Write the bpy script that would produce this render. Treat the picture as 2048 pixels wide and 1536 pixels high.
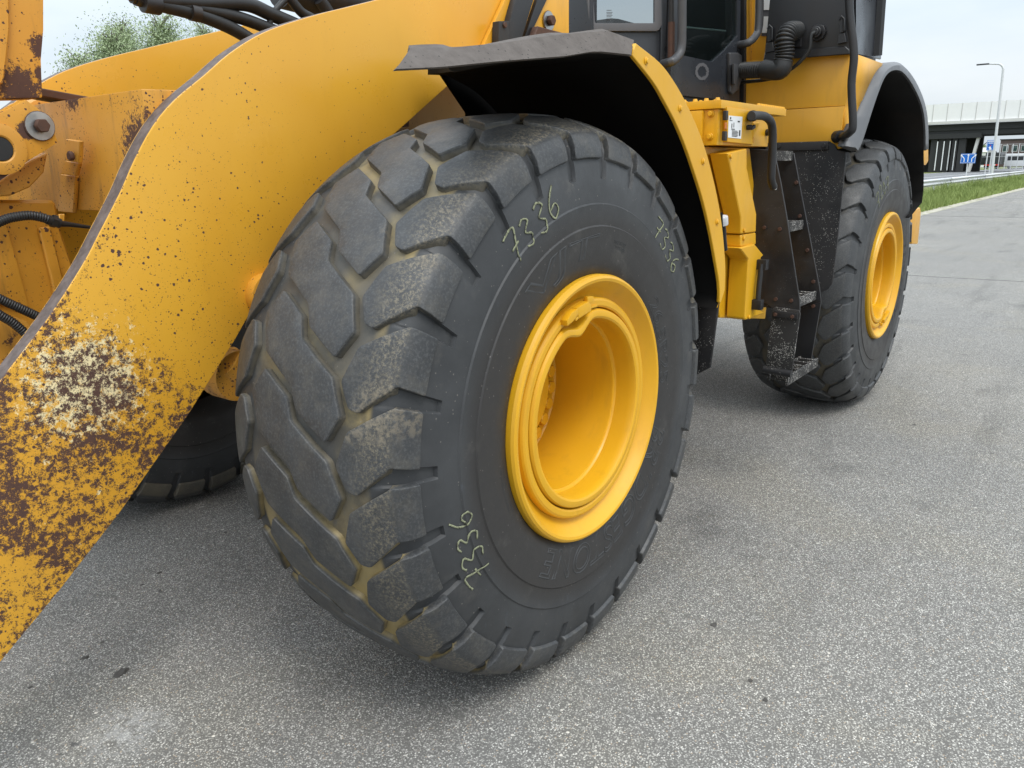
import bpy, bmesh, math, random
import numpy as np
from mathutils import Vector, Matrix
R = math.radians
random.seed(7); rng = np.random.default_rng(7)
for o in list(bpy.data.objects): bpy.data.objects.remove(o)
scene = bpy.context.scene
col = scene.collection
# ------------------------------------------------------------------ camera, sky, sun, exposure
CAM_LOC = Vector((-1.869, -1.453, 1.507)); CAM_ROT = (R(74.69), R(0.91), R(-52.32)); F_PX = 1563.18
cd = bpy.data.cameras.new('camera'); cam = bpy.data.objects.new('camera', cd); col.objects.link(cam)
cam.location = CAM_LOC; cam.rotation_euler = CAM_ROT
cd.sensor_width = 36; cd.lens = 36 * F_PX / 2048; cd.clip_start = 0.05; cd.clip_end = 3000
scene.camera = cam
SUN_EL, SUN_AZ = R(58), R(205)         # azimuth: direction towards the sun, from +Y clockwise
w = bpy.data.worlds.new('World'); scene.world = w; w.use_nodes = True
wt = w.node_tree; wt.nodes.clear()
def wn(t, **k):
    n = wt.nodes.new(t)
    for a, b in k.items(): setattr(n, a, b)
    return n
wo = wn('ShaderNodeOutputWorld'); bg = wn('ShaderNodeBackground'); sky = wn('ShaderNodeTexSky')
sky.sky_type = 'NISHITA'; sky.sun_disc = False; sky.sun_elevation = SUN_EL; sky.sun_rotation = SUN_AZ
sky.air_density = 1.0; sky.dust_density = 2.5; sky.ozone_density = 1.0
bg.inputs[1].default_value = 0.12
tc = wn('ShaderNodeTexCoord'); mp = wn('ShaderNodeMapping'); mp.inputs[3].default_value = (1, 1, 3.2)
nz = wn('ShaderNodeTexNoise'); nz.inputs['Scale'].default_value = 2.6; nz.inputs['Detail'].default_value = 6; nz.inputs['Roughness'].default_value = .5
ramp = wn('ShaderNodeValToRGB'); ramp.color_ramp.elements[0].position = .3; ramp.color_ramp.elements[1].position = .66
ramp.color_ramp.elements[0].color = (4.2, 4.9, 5.55, 1); ramp.color_ramp.elements[1].color = (5.7, 6.05, 6.3, 1)
mx = wn('ShaderNodeMix', data_type='RGBA'); mx.inputs[0].default_value = .86    # nearly closed cloud deck over the blue sky
sz = wn('ShaderNodeSeparateXYZ'); wt.links.new(tc.outputs['Generated'], sz.inputs[0])
cl_ = wn('ShaderNodeMapRange'); cl_.inputs[1].default_value = 0; cl_.inputs[2].default_value = 1; cl_.inputs[3].default_value = 1.0; cl_.inputs[4].default_value = 3.0   # overcast deck: brighter towards the zenith
wt.links.new(sz.outputs[2], cl_.inputs[0]); vm = wn('ShaderNodeVectorMath', operation='SCALE')
wt.links.new(ramp.outputs[0], vm.inputs[0]); wt.links.new(cl_.outputs[0], vm.inputs[3])
wt.links.new(tc.outputs['Generated'], mp.inputs[0]); wt.links.new(mp.outputs[0], nz.inputs['Vector'])
wt.links.new(nz.outputs['Fac'], ramp.inputs[0]); wt.links.new(sky.outputs[0], mx.inputs[6]); wt.links.new(vm.outputs[0], mx.inputs[7])
wt.links.new(mx.outputs[2], bg.inputs[0]); wt.links.new(bg.outputs[0], wo.inputs[0])
sl = bpy.data.lights.new('sun', 'SUN'); sl.energy = 1.4; sl.angle = R(22); sl.color = (1, .965, .91)
sun = bpy.data.objects.new('sun', sl); col.objects.link(sun); sun.location = (0, 0, 30)
sd = Vector((math.sin(SUN_AZ) * math.cos(SUN_EL), math.cos(SUN_AZ) * math.cos(SUN_EL), math.sin(SUN_EL)))
sun.rotation_euler = sd.to_track_quat('Z', 'Y').to_euler()
cy = scene.cycles; cy.max_bounces = 7; cy.diffuse_bounces = 3; cy.glossy_bounces = 3; cy.transparent_max_bounces = 8; cy.caustics_reflective = False; cy.caustics_refractive = False
vs = scene.view_settings; vs.view_transform = 'Standard'; vs.look = 'None'; vs.exposure = 0.28; vs.gamma = 1; vs.use_curve_mapping = False
# ------------------------------------------------------------------ survey helper: a measured photo point on a known plane of the place
_M = __import__('mathutils').Euler(CAM_ROT).to_matrix()
def U(p, ax, v):
    d = _M @ Vector(((p[0] - 1024) / F_PX, -(p[1] - 768) / F_PX, -1))
    if isinstance(ax, int): t = (v - CAM_LOC[ax]) / d[ax]
    else: t = (Vector(v) - CAM_LOC).dot(ax) / d.dot(ax)      # ax: normal, v: point
    return CAM_LOC + d * t
def UU(ps, ax, v): return [U(p, ax, v) for p in ps]
# ------------------------------------------------------------------ materials
class NT:
    def __init__(s, name):
        s.m = bpy.data.materials.new(name); s.m.use_nodes = True; s.t = s.m.node_tree
        s.b = s.t.nodes['Principled BSDF']; s.geo = None
    def n(s, t, **k):
        x = s.t.nodes.new(t)
        for a, b in k.items(): setattr(x, a, b)
        return x
    def put(s, sock, v):
        if hasattr(v, 'is_output') or isinstance(v, bpy.types.NodeSocket): s.t.links.new(v, sock)
        else:
            if sock.type == 'RGBA' and len(v) == 3: v = (*v, 1)
            sock.default_value = v
    def pos(s):
        if not s.geo: s.geo = s.n('ShaderNodeNewGeometry')
        return s.geo.outputs['Position']
    def obj(s): return s.n('ShaderNodeTexCoord').outputs['Object']
    def noise(s, scale, detail=4, rough=.55, vec=None, dist=0):
        x = s.n('ShaderNodeTexNoise'); x.inputs['Scale'].default_value = scale; x.inputs['Detail'].default_value = detail
        x.inputs['Roughness'].default_value = rough; x.inputs['Distortion'].default_value = dist
        s.put(x.inputs['Vector'], vec if vec is not None else s.pos()); return x.outputs['Fac']
    def voro(s, scale, vec=None, feature='F1', rnd=1):
        x = s.n('ShaderNodeTexVoronoi', feature=feature); x.inputs['Scale'].default_value = scale; x.inputs['Randomness'].default_value = rnd
        s.put(x.inputs['Vector'], vec if vec is not None else s.pos()); return x
    def math(s, op, a, b=None, clamp=False):
        x = s.n('ShaderNodeMath', operation=op, use_clamp=clamp); s.put(x.inputs[0], a)
        if b is not None: s.put(x.inputs[1], b)
        return x.outputs[0]
    def rng(s, v, a, b, c=0, d=1, smooth=True):
        x = s.n('ShaderNodeMapRange', interpolation_type='SMOOTHSTEP' if smooth else 'LINEAR')
        s.put(x.inputs[0], v); s.put(x.inputs[1], a); s.put(x.inputs[2], b); s.put(x.inputs[3], c); s.put(x.inputs[4], d); return x.outputs[0]
    def mix(s, f, a, b):
        x = s.n('ShaderNodeMix', data_type='RGBA'); s.put(x.inputs[0], f); s.put(x.inputs[6], a); s.put(x.inputs[7], b); return x.outputs[2]
    def sep(s, v):
        x = s.n('ShaderNodeSeparateXYZ'); s.put(x.inputs[0], v); return x.outputs
    def scl(s, v, k):
        x = s.n('ShaderNodeMapping'); s.put(x.inputs[0], v); x.inputs[3].default_value = k; return x.outputs[0]
    def bump(s, h, strength=.3, dist=.005):
        x = s.n('ShaderNodeBump'); x.inputs['Strength'].default_value = strength; x.inputs['Distance'].default_value = dist
        s.put(x.inputs['Height'], h); s.put(s.b.inputs['Normal'], x.outputs[0]); return x
    def fin(s, colr=None, rough=None, metal=None, spec=None):
        if colr is not None: s.put(s.b.inputs['Base Color'], colr)
        if rough is not None: s.put(s.b.inputs['Roughness'], rough)
        if metal is not None: s.put(s.b.inputs['Metallic'], metal)
        if spec is not None: s.put(s.b.inputs['Specular IOR Level'], spec)
        return s.m
YEL = (.74, .383, .034); RUST = (.06, .03, .024); CREAM = (.84, .70, .40)
def yellow(name, base=YEL, rough=.36, dots=.5, dirt=.25, arm=False, pit=False, scale=70, patches=()):
    k = NT(name)
    big = k.noise(1.6, 3); mid = k.noise(9, 5, .6)
    c = k.mix(k.rng(big, .35, .7), base, tuple(x * f for x, f in zip(base, (.93, .88, .8))))
    if dirt:
        streak = k.noise(5, 6, .65, vec=k.scl(k.pos(), (3, 3, .6)))
        c = k.mix(k.math('MULTIPLY', k.rng(streak, .52, .8), dirt), c, (.16, .09, .035))
    mask = None; x, y, z = k.sep(k.pos()); u = k.math('ADD', k.math('MULTIPLY', x, -.8), k.math('MULTIPLY', z, -.5))      # grows towards the worn toe of the arm
    if dots:
        wv = k.n('ShaderNodeVectorMath', operation='ADD'); ns_ = k.n('ShaderNodeTexNoise'); ns_.inputs['Scale'].default_value = 160; k.put(ns_.inputs['Vector'], k.pos()); sc_ = k.n('ShaderNodeVectorMath', operation='SCALE'); sc_.inputs[3].default_value = .006; k.put(sc_.inputs[0], ns_.outputs['Color']); k.put(wv.inputs[0], k.pos()); k.put(wv.inputs[1], sc_.outputs[0])
        v = k.voro(scale, wv.outputs[0]); r_ = k.sep(v.outputs['Color'])
        thr = k.math('MULTIPLY', k.rng(r_[0], .35, 1, 0, .25, False), k.rng(k.noise(4, 3), .3, .7, .45, 1.2))
        if arm: thr = k.math('MULTIPLY', thr, k.rng(u, -1.3, .1, .35, 1.5))
        mask = k.math('LESS_THAN', v.outputs['Distance'], k.math('MULTIPLY', thr, dots))
        v2 = k.voro(scale * 2.3, wv.outputs[0]); r2 = k.sep(v2.outputs['Color'])
        m2 = k.math('LESS_THAN', v2.outputs['Distance'], k.math('MULTIPLY', k.rng(r2[1], .45, 1, 0, .34, False), k.math('MULTIPLY', k.rng(k.noise(6, 3), .35, .65, .15, 1) if not arm else k.rng(u, -1.2, .2, .25, 1.35), dots)))
        mask = k.math('MAXIMUM', mask, m2)
    if arm:
 
        D = k.math('MULTIPLY', k.rng(u, -.12, .38), k.rng(u, .6, .98, 1, .85))
        big2 = k.noise(6.5, 4, .55)
        fine = k.noise(55, 9, .86, dist=.2)
        val = k.math('ADD', k.math('MULTIPLY', fine, .82), k.math('MULTIPLY', big2, .32))
        dense = k.math('GREATER_THAN', val, k.rng(D, 0, 1, .74, .575, False))
        # a worn-through patch with primer round it
        pt = U((175, 770), 1, .46)
        d2 = k.n('ShaderNodeVectorMath', operation='DISTANCE'); k.put(d2.inputs[0], k.pos()); d2.inputs[1].default_value = pt
        near = k.rng(d2.outputs['Value'], .02, .21, 1, 0)
        cr = k.math('GREATER_THAN', k.math('ADD', k.noise(44, 9, .84), k.math('MULTIPLY', near, .17)), .605)
        cr2 = k.math('GREATER_THAN', k.noise(30, 8, .75), k.rng(D, 0, 1, .76, .655, False))
        c = k.mix(k.math('MAXIMUM', k.math('MULTIPLY', cr, k.math('GREATER_THAN', near, .02)), cr2), c, CREAM)
        rp = k.math('GREATER_THAN', k.math('ADD', k.noise(40, 9, .84), k.math('MULTIPLY', near, .09)), .59)
        dense = k.math('MAXIMUM', dense, k.math('MULTIPLY', rp, k.math('GREATER_THAN', near, .3)))
        mask = k.math('MAXIMUM', mask, dense)
    if pit:
        dn = k.math('GREATER_THAN', k.noise(20, 8, .85), .60); mask = k.math('MAXIMUM', mask, dn)
    for pt_, r0_, r1_ in patches:
        d3 = k.n('ShaderNodeVectorMath', operation='DISTANCE'); k.put(d3.inputs[0], k.scl(k.pos(), (1, 1, 1))); d3.inputs[1].default_value = pt_
        mask = k.math('MAXIMUM', mask, k.math('GREATER_THAN', k.math('ADD', k.rng(d3.outputs['Value'], r0_, r1_, .5, 0), k.math('MULTIPLY', k.noise(60, 8, .85), 2.2)), 1.34))
    rr = k.rng(mid, .3, .7, rough - .05, rough + .1)
    if mask is not None:
        rc = k.mix(k.noise(60, 3), RUST, (.11, .05, .032)); c = k.mix(mask, c, rc)
        rr = k.math('ADD', rr, k.math('MULTIPLY', mask, .4), True)
        k.bump(k.math('MULTIPLY', mask, -1), .35, .0012)
    return k.fin(c, rr, 0, .5)
M = {}
M['arm'] = yellow('arm_paint', dots=.9, dirt=.1, arm=True, rough=.31)
M['yel'] = yellow('yellow_paint', dots=.3, dirt=.18, rough=.36)
M['yel_old'] = yellow('worn_yellow_paint', base=(.63, .30, .032), dots=1.4, dirt=.9, rough=.45, patches=((tuple(U((40, 175), 1, .9)), .01, .09), (tuple(U((84, 95), 1, .9)), .01, .05), (tuple(U((88, 150), 1, .9)), .01, .04), (tuple(U((50, 262), 1, .8)), .005, .035), (tuple(U((0, 350), 1, .8)), .01, .05)))
M['yel_pit'] = yellow('rust_pitted_yellow_paint', base=(.6, .29, .04), dots=1.2, dirt=.8, pit=True, rough=.5)
M['yel_beam'] = yellow('beam_paint', base=(.63, .30, .035), dots=1.3, dirt=.95, rough=.48, patches=(((-.80, .56, 1.56), .03, .15), ((-.8, .54, 1.45), .02, .10), ((-.8, .9, 1.74), .02, .08)))
M['grime_shade'] = yellow('shaded_grimy_yellow_paint', base=(.22, .12, .03), dots=.8, dirt=.8, rough=.7)  # dirty yellow, base colour darkened to stand for shade behind arm and fender
M['yel_new'] = yellow('fresh_yellow_paint', base=(.72, .385, .014), dots=.16, dirt=.2, rough=.38)
def plain(name, c, rough=.5, metal=0, var=.12, scale=8, spec=.5, bump=0):
    k = NT(name); f = k.noise(scale, 6, .6)
    cc = k.mix(f, tuple(x * (1 - var * 2) for x in c), tuple(min(1, x * (1 + var * 2)) for x in c))
    if bump: k.bump(k.noise(scale * 12, 4), bump, .002)
    return k.fin(cc, k.rng(f, .3, .7, max(.05, rough - .08), min(1, rough + .08)), metal, spec)
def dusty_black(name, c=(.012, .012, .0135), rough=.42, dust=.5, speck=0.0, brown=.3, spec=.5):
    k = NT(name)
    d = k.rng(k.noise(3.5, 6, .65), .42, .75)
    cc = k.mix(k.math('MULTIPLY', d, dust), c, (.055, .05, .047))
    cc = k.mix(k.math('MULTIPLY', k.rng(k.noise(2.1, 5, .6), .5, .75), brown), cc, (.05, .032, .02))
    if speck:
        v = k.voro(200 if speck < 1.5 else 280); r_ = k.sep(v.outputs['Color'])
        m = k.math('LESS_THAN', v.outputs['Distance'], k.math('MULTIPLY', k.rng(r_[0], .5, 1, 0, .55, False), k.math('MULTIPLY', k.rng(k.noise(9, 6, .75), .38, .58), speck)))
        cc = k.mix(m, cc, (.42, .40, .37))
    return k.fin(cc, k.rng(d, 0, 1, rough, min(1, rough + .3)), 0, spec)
M['black'] = dusty_black('black_paint', dust=.25, brown=.15)
M['black_dusty'] = dusty_black('dusty_black_paint', dust=.45, brown=.5, speck=.22)
M['black_speck'] = dusty_black('speckled_black_rubber', dust=.5, speck=.65, brown=.2, rough=.6)
M['black_dirt'] = dusty_black('stone_spattered_black_rubber', c=(.02, .019, .018), dust=.8, speck=1.7, brown=.4, rough=.75)
M['under'] = dusty_black('black_underseal', c=(.010, .0095, .009), dust=.1, brown=.12, rough=.85, spec=.1)
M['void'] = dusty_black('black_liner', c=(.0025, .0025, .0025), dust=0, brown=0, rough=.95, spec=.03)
M['plastic'] = plain('grey_plastic', (.055, .056, .06), .5, var=.15, scale=14)
M['flare'] = plain('grey_flare_plastic', (.10, .102, .107), .42, var=.1, scale=5)
M['cab'] = plain('dark_cab_paint', (.028, .031, .037), .3, var=.12, scale=5)
M['cabgrey'] = plain('grey_window_frame', (.10, .10, .108), .5, var=.06)
M['hose'] = plain('black_hose_rubber', (.014, .014, .014), .5, var=.2, scale=30)
M['steel'] = plain('zinc_steel', (.45, .45, .44), .38, 1, var=.2, scale=40)
M['rust'] = plain('rusty_steel', (.075, .035, .022), .75, 0, var=.3, scale=45, bump=.3)
M['edge'] = None
k = NT('bare_worn_edge'); c = k.mix(k.rng(k.noise(30, 8, .7), .35, .7), (.075, .052, .044), (.155, .118, .104)); k.bump(k.noise(120, 5, .7), .35, .002)
yl = k.math('GREATER_THAN', k.noise(11, 8, .7), .70); M['edge'] = k.fin(k.mix(yl, c, (.6, .45, .22)), .62, 0, .5)
k = NT('dusty_rubber_cap'); x, y, z = k.sep(k.pos())
c = k.mix(k.rng(k.noise(30, 8, .7), .2, .8), (.085, .072, .064), (.135, .117, .105)); k.bump(k.noise(140, 6, .7), .3, .003)
v = k.voro(60); c = k.mix(k.math('LESS_THAN', v.outputs['Distance'], .12), c, (.03, .028, .026)); M['cap'] = k.fin(c, .8, 0, .3)
def rubber(name, kind, dusty=1):
    k = NT(name); lx, ly, lz = k.sep(k.obj())
    base = k.mix(k.rng(k.noise(5, 5, .6), .3, .7), (.032, .0335, .0355), (.049, .051, .0535))
    ab = k.math('ABSOLUTE', ly)
    rad = k.math('SQRT', k.math('ADD', k.math('MULTIPLY', lx, lx), k.math('MULTIPLY', lz, lz)))
    fine = k.noise(150, 6, .75)
    if kind == 'lug':
        top = k.rng(k.math('SUBTRACT', rad, k.math('MULTIPLY', k.math('MULTIPLY', ly, ly), -.80)), .826, .832)
        base = k.mix(k.math('MULTIPLY', k.rng(fine, .45, .68), .5), base, (.115, .118, .12))
        ne = k.math('MULTIPLY', ly, -1); shoulder = k.math('MULTIPLY', k.rng(ne, .15, .235), k.rng(ne, .256, .266, 1, 0))
        dm = k.math('MULTIPLY', k.math('MULTIPLY', shoulder, k.rng(k.noise(130, 7, .8), .46, .62)), k.rng(k.noise(3.1, 3), .35, .6, .4, 1))
        base = k.mix(k.math('MULTIPLY', dm, .72 * dusty), base, (.27, .228, .155))
        film = k.rng(k.noise(16, 7, .75), .45, .7); base = k.mix(k.math('MULTIPLY', film, .22 * dusty), base, (.17, .15, .115))
        hgt = k.math('ADD', rad, k.math('MULTIPLY', k.math('POWER', k.math('ABSOLUTE', k.math('SUBTRACT', ly, .028)), 3.2), 2.94))
        inb = k.rng(ne, .252, .260, 1, 0)
        wx, wy, wz = k.sep(k.pos())
        lowf = k.math('MULTIPLY', k.rng(wz, .95, .55), k.math('MULTIPLY', k.rng(wx, -.15, -.45), k.rng(wy, .4, .5, 1, 0)))
        foot = k.math('MULTIPLY', k.rng(hgt, .8325, .822), inb)
        fc = k.mix(lowf, (.13, .115, .085), (.36, .275, .115))
        base = k.mix(k.math('MULTIPLY', foot, k.math('MULTIPLY', k.rng(k.noise(8, 6, .7), .3, .7, .35, .95), dusty)), base, fc)
        rimm = k.math('MULTIPLY', k.math('MULTIPLY', k.rng(hgt, .8305, .8330), k.rng(hgt, .8335, .8352, 1, 0)), k.math('MULTIPLY', inb, k.rng(k.noise(30, 6, .7), .35, .6)))
        base = k.mix(k.math('MULTIPLY', rimm, .45), base, (.16, .15, .13))
        patch = k.math('MULTIPLY', k.rng(k.noise(2.6, 3, .5), .66, .7), k.rng(k.noise(60, 6, .7), .42, .6))
        base = k.mix(k.math('MULTIPLY', patch, dusty * .45), base, (.26, .215, .15))
    else:
        floor = k.rng(ab, .215, .2)
        dust = k.rng(k.noise(6, 7, .65), .32, .62)
        low = k.math('MULTIPLY', k.rng(lz, .05, -.3), k.rng(lx, .1, -.3)); dc = k.mix(k.math('MAXIMUM', k.rng(k.noise(2.2, 3), .5, .68), low), (.098, .090, .075), (.33, .25, .105))
        base = k.mix(k.math('MULTIPLY', k.math('MULTIPLY', floor, dusty), k.rng(dust, 0, 1, .25, 1)), base, dc)
        side = k.rng(rad, .60, .53)                       # smoother brownish ring round the bead
        base = k.mix(side, base, (.031, .029, .028))
        sm = k.noise(9, 7, .7, vec=k.scl(k.pos(), (1, 1, 1)))
        base = k.mix(k.math('MULTIPLY', k.rng(sm, .56, .75), .35), base, (.12, .112, .1))
        sp = k.voro(120); sr = k.sep(sp.outputs['Color'])
        spm = k.math('LESS_THAN', sp.outputs['Distance'], k.rng(sr[0], .88, 1, 0, .26, False)); base = k.mix(k.math('MULTIPLY', spm, .55), base, (.22, .2, .18))
    if kind != 'lug':      # smeared blue-grey scuffs across the sidewall
        scf = k.math('MULTIPLY', k.rng(k.noise(7, 7, .75, vec=k.scl(k.pos(), (2.2, 1, .7))), .60, .72), k.rng(rad, .52, .6)); base = k.mix(k.math('MULTIPLY', scf, .5), base, (.085, .10, .12))
    k.bump(k.math('ADD', fine, k.math('MULTIPLY', k.noise(25, 5), .5)), .18, .002)
    return k.fin(base, k.rng(k.noise(12, 5), .3, .7, .44, .62), 0, .5)
M['lug'] = rubber('tread_rubber', 'lug'); M['lug_clean'] = rubber('clean_tread_rubber', 'lug', .15); M['tyre'] = rubber('tyre_rubber', 'side'); M['tyre_clean'] = rubber('clean_tyre_rubber', 'side', .2)
M['emboss'] = plain('raised_letter_rubber', (.040, .041, .042), .55, var=.1)
k = NT('chalk'); M['chalk'] = k.fin(k.mix(k.rng(k.noise(90, 5, .7), .36, .5), (.06, .06, .05), (.26, .27, .175)), .9, 0, .1)
def glass(name, tint, refl=.1):
    k = NT(name); t = k.t; b = k.b
    tr = k.n('ShaderNodeBsdfTransparent'); tr.inputs[0].default_value = (*tint, 1)
    gl = k.n('ShaderNodeBsdfGlossy'); gl.inputs['Roughness'].default_value = .02
    fr = k.n('ShaderNodeLayerWeight'); fr.inputs[0].default_value = .5
    ms = k.n('ShaderNodeMixShader'); t.links.new(k.math('ADD', k.math('MULTIPLY', k.math('POWER', fr.outputs[1], 4), .6), refl, True), ms.inputs[0]); t.links.new(tr.outputs[0], ms.inputs[1]); t.links.new(gl.outputs[0], ms.inputs[2])
    t.links.new(ms.outputs[0], t.nodes['Material Output'].inputs['Surface']); t.nodes.remove(b); return k.m
M['glass'] = glass('window_glass', (.66, .68, .675), .05); M['glass_dark'] = glass('tinted_door_glass', (.55, .62, .61), .05)
M['white'] = plain('white_sticker', (.75, .76, .76), .4, var=.02); M['ink'] = plain('print_ink', (.05, .05, .05), .6)
M['orange'] = plain('amber_reflector', (.45, .13, .01), .3)
# asphalt: stones in a dark binder
k = NT('asphalt')
P0 = k.pos()
v1 = k.voro(205); rc = k.sep(v1.outputs['Color'])
big = k.noise(.35, 4, .6); 
c = k.mix(k.rng(rc[0], 0, 1, 0, 1, False), (.14, .136, .128), (.45, .44, .412))
white = k.math('GREATER_THAN', rc[1], .895); c = k.mix(white, c, (.62, .605, .57))
tan = k.math('MULTIPLY', k.math('GREATER_THAN', rc[2], .97), k.math('GREATER_THAN', rc[0], .35)); c = k.mix(tan, c, (.38, .31, .24))
edge = k.rng(v1.outputs['Distance'], .35, .62); c = k.mix(edge, c, (.15, .146, .138))
v2 = k.voro(60); r2 = k.sep(v2.outputs['Color'])
pb = k.math('MULTIPLY', k.math('LESS_THAN', v2.outputs['Distance'], k.rng(r2[1], .3, 1, .1, .3, False)), k.math('GREATER_THAN', r2[0], .8))
c = k.mix(pb, c, k.mix(r2[2], (.20, .185, .165), (.60, .575, .53)))
def mul(f, tint):
    global c
    x = k.n('ShaderNodeMix', data_type='RGBA', blend_type='MULTIPLY'); k.put(x.inputs[0], f); k.put(x.inputs[6], c); k.put(x.inputs[7], tint); c = x.outputs[2]
mul(k.rng(big, .4, .75), (1.16, 1.15, 1.12)); mul(k.rng(k.noise(1.3, 7, .6), .56, .74), (.70, .70, .71))
mul(k.rng(k.noise(2.2, 6, .6, vec=k.scl(P0, (.15, 1.2, 1))), .52, .72), (.80, .80, .80)); mul(k.rng(k.noise(.9, 5, .6), .5, .68), (1.06, 1.04, .99))
mul(k.rng(k.noise(24, 5, .7), .5, .75), (.82, .82, .82))
spot = k.rng(k.noise(7, 5, .55), .70, .74); c = k.mix(k.math('MULTIPLY', spot, .7), c, (.025, .025, .026))
chalky = U((250, 1460), 2, 0)
dd = k.n('ShaderNodeVectorMath', operation='DISTANCE'); k.put(dd.inputs[0], k.scl(P0, (1, 1, 1))); dd.inputs[1].default_value = chalky
c = k.mix(k.math('MULTIPLY', k.rng(dd.outputs['Value'], .02, .17, .45, 0), k.rng(k.noise(28, 6, .7), .4, .6)), c, (.5, .5, .49))
px_, py_, pz_ = k.sep(P0)
for xs in (10.2, 24.4, 38.5):
    wob = k.math('ADD', px_, k.math('MULTIPLY', k.noise(1.2, 4), .25))
    ln = k.math('LESS_THAN', k.math('ABSOLUTE', k.math('SUBTRACT', wob, xs + .12)), .018 if xs < 12 else .05); c = k.mix(ln, c, (.03, .03, .03))
k.bump(k.math('SUBTRACT', k.noise(60, 4), k.math('MULTIPLY', v1.outputs['Distance'], 1.2)), .5, .004)
M['asphalt'] = k.fin(c, .86, 0, .3)
k = NT('grass_soil'); c = k.mix(k.noise(1.2, 6, .7), (.10, .13, .03), (.19, .21, .06)); M['soil'] = k.fin(c, .95)
k = NT('grass_blades'); c = k.mix(k.noise(.8, 5, .7), (.11, .19, .03), (.32, .36, .12)); M['grass'] = k.fin(c, .8)
k = NT('kerb_stone'); c = k.mix(k.noise(3, 6, .7), (.34, .31, .25), (.55, .52, .45)); c = k.mix(k.rng(k.noise(4, 8, .75), .5, .56), c, (.2, .2, .09)); M['kerb'] = k.fin(c, .9)
k = NT('old_road'); c = k.mix(k.noise(.3, 5, .6), (.12, .125, .13), (.2, .2, .205)); M['road'] = k.fin(c, .9)
M['galv'] = plain('galvanised_steel', (.62, .63, .64), .45, .15, var=.06); M['concrete'] = plain('pale_concrete', (.62, .61, .58), .85, var=.06, scale=.5)
M['darkconc'] = plain('dark_concrete', (.035, .036, .036), .9, var=.2, scale=.4); M['barrier'] = plain('white_noise_barrier', (.86, .85, .84), .6, var=.03, scale=.8)
M['signblue'] = plain('sign_blue', (.005, .14, .55), .4, var=.02); M['signwhite'] = plain('sign_white', (.85, .86, .87), .4, var=.02); M['red'] = plain('red_paint', (.55, .03, .02), .4)
M['brick'] = plain('brown_cladding', (.10, .07, .065), .7, var=.15, scale=.3); M['lorry'] = plain('dark_lorry_paint', (.03, .032, .035), .35, var=.1)
k = NT('leaf'); oi = k.n('ShaderNodeObjectInfo'); c = k.mix(k.noise(1.5, 4), (.20, .27, .13), (.42, .5, .28)); M['leaf'] = k.fin(c, .6); M['leaf'].node_tree.nodes['Principled BSDF'].inputs['Transmission Weight'].default_value = 0
M['bark'] = plain('bark', (.16, .14, .115), .9, var=.3, scale=12)
M['dirt'] = plain('dark_dirt', (.075, .07, .064), .95, var=.4, scale=60)
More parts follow.
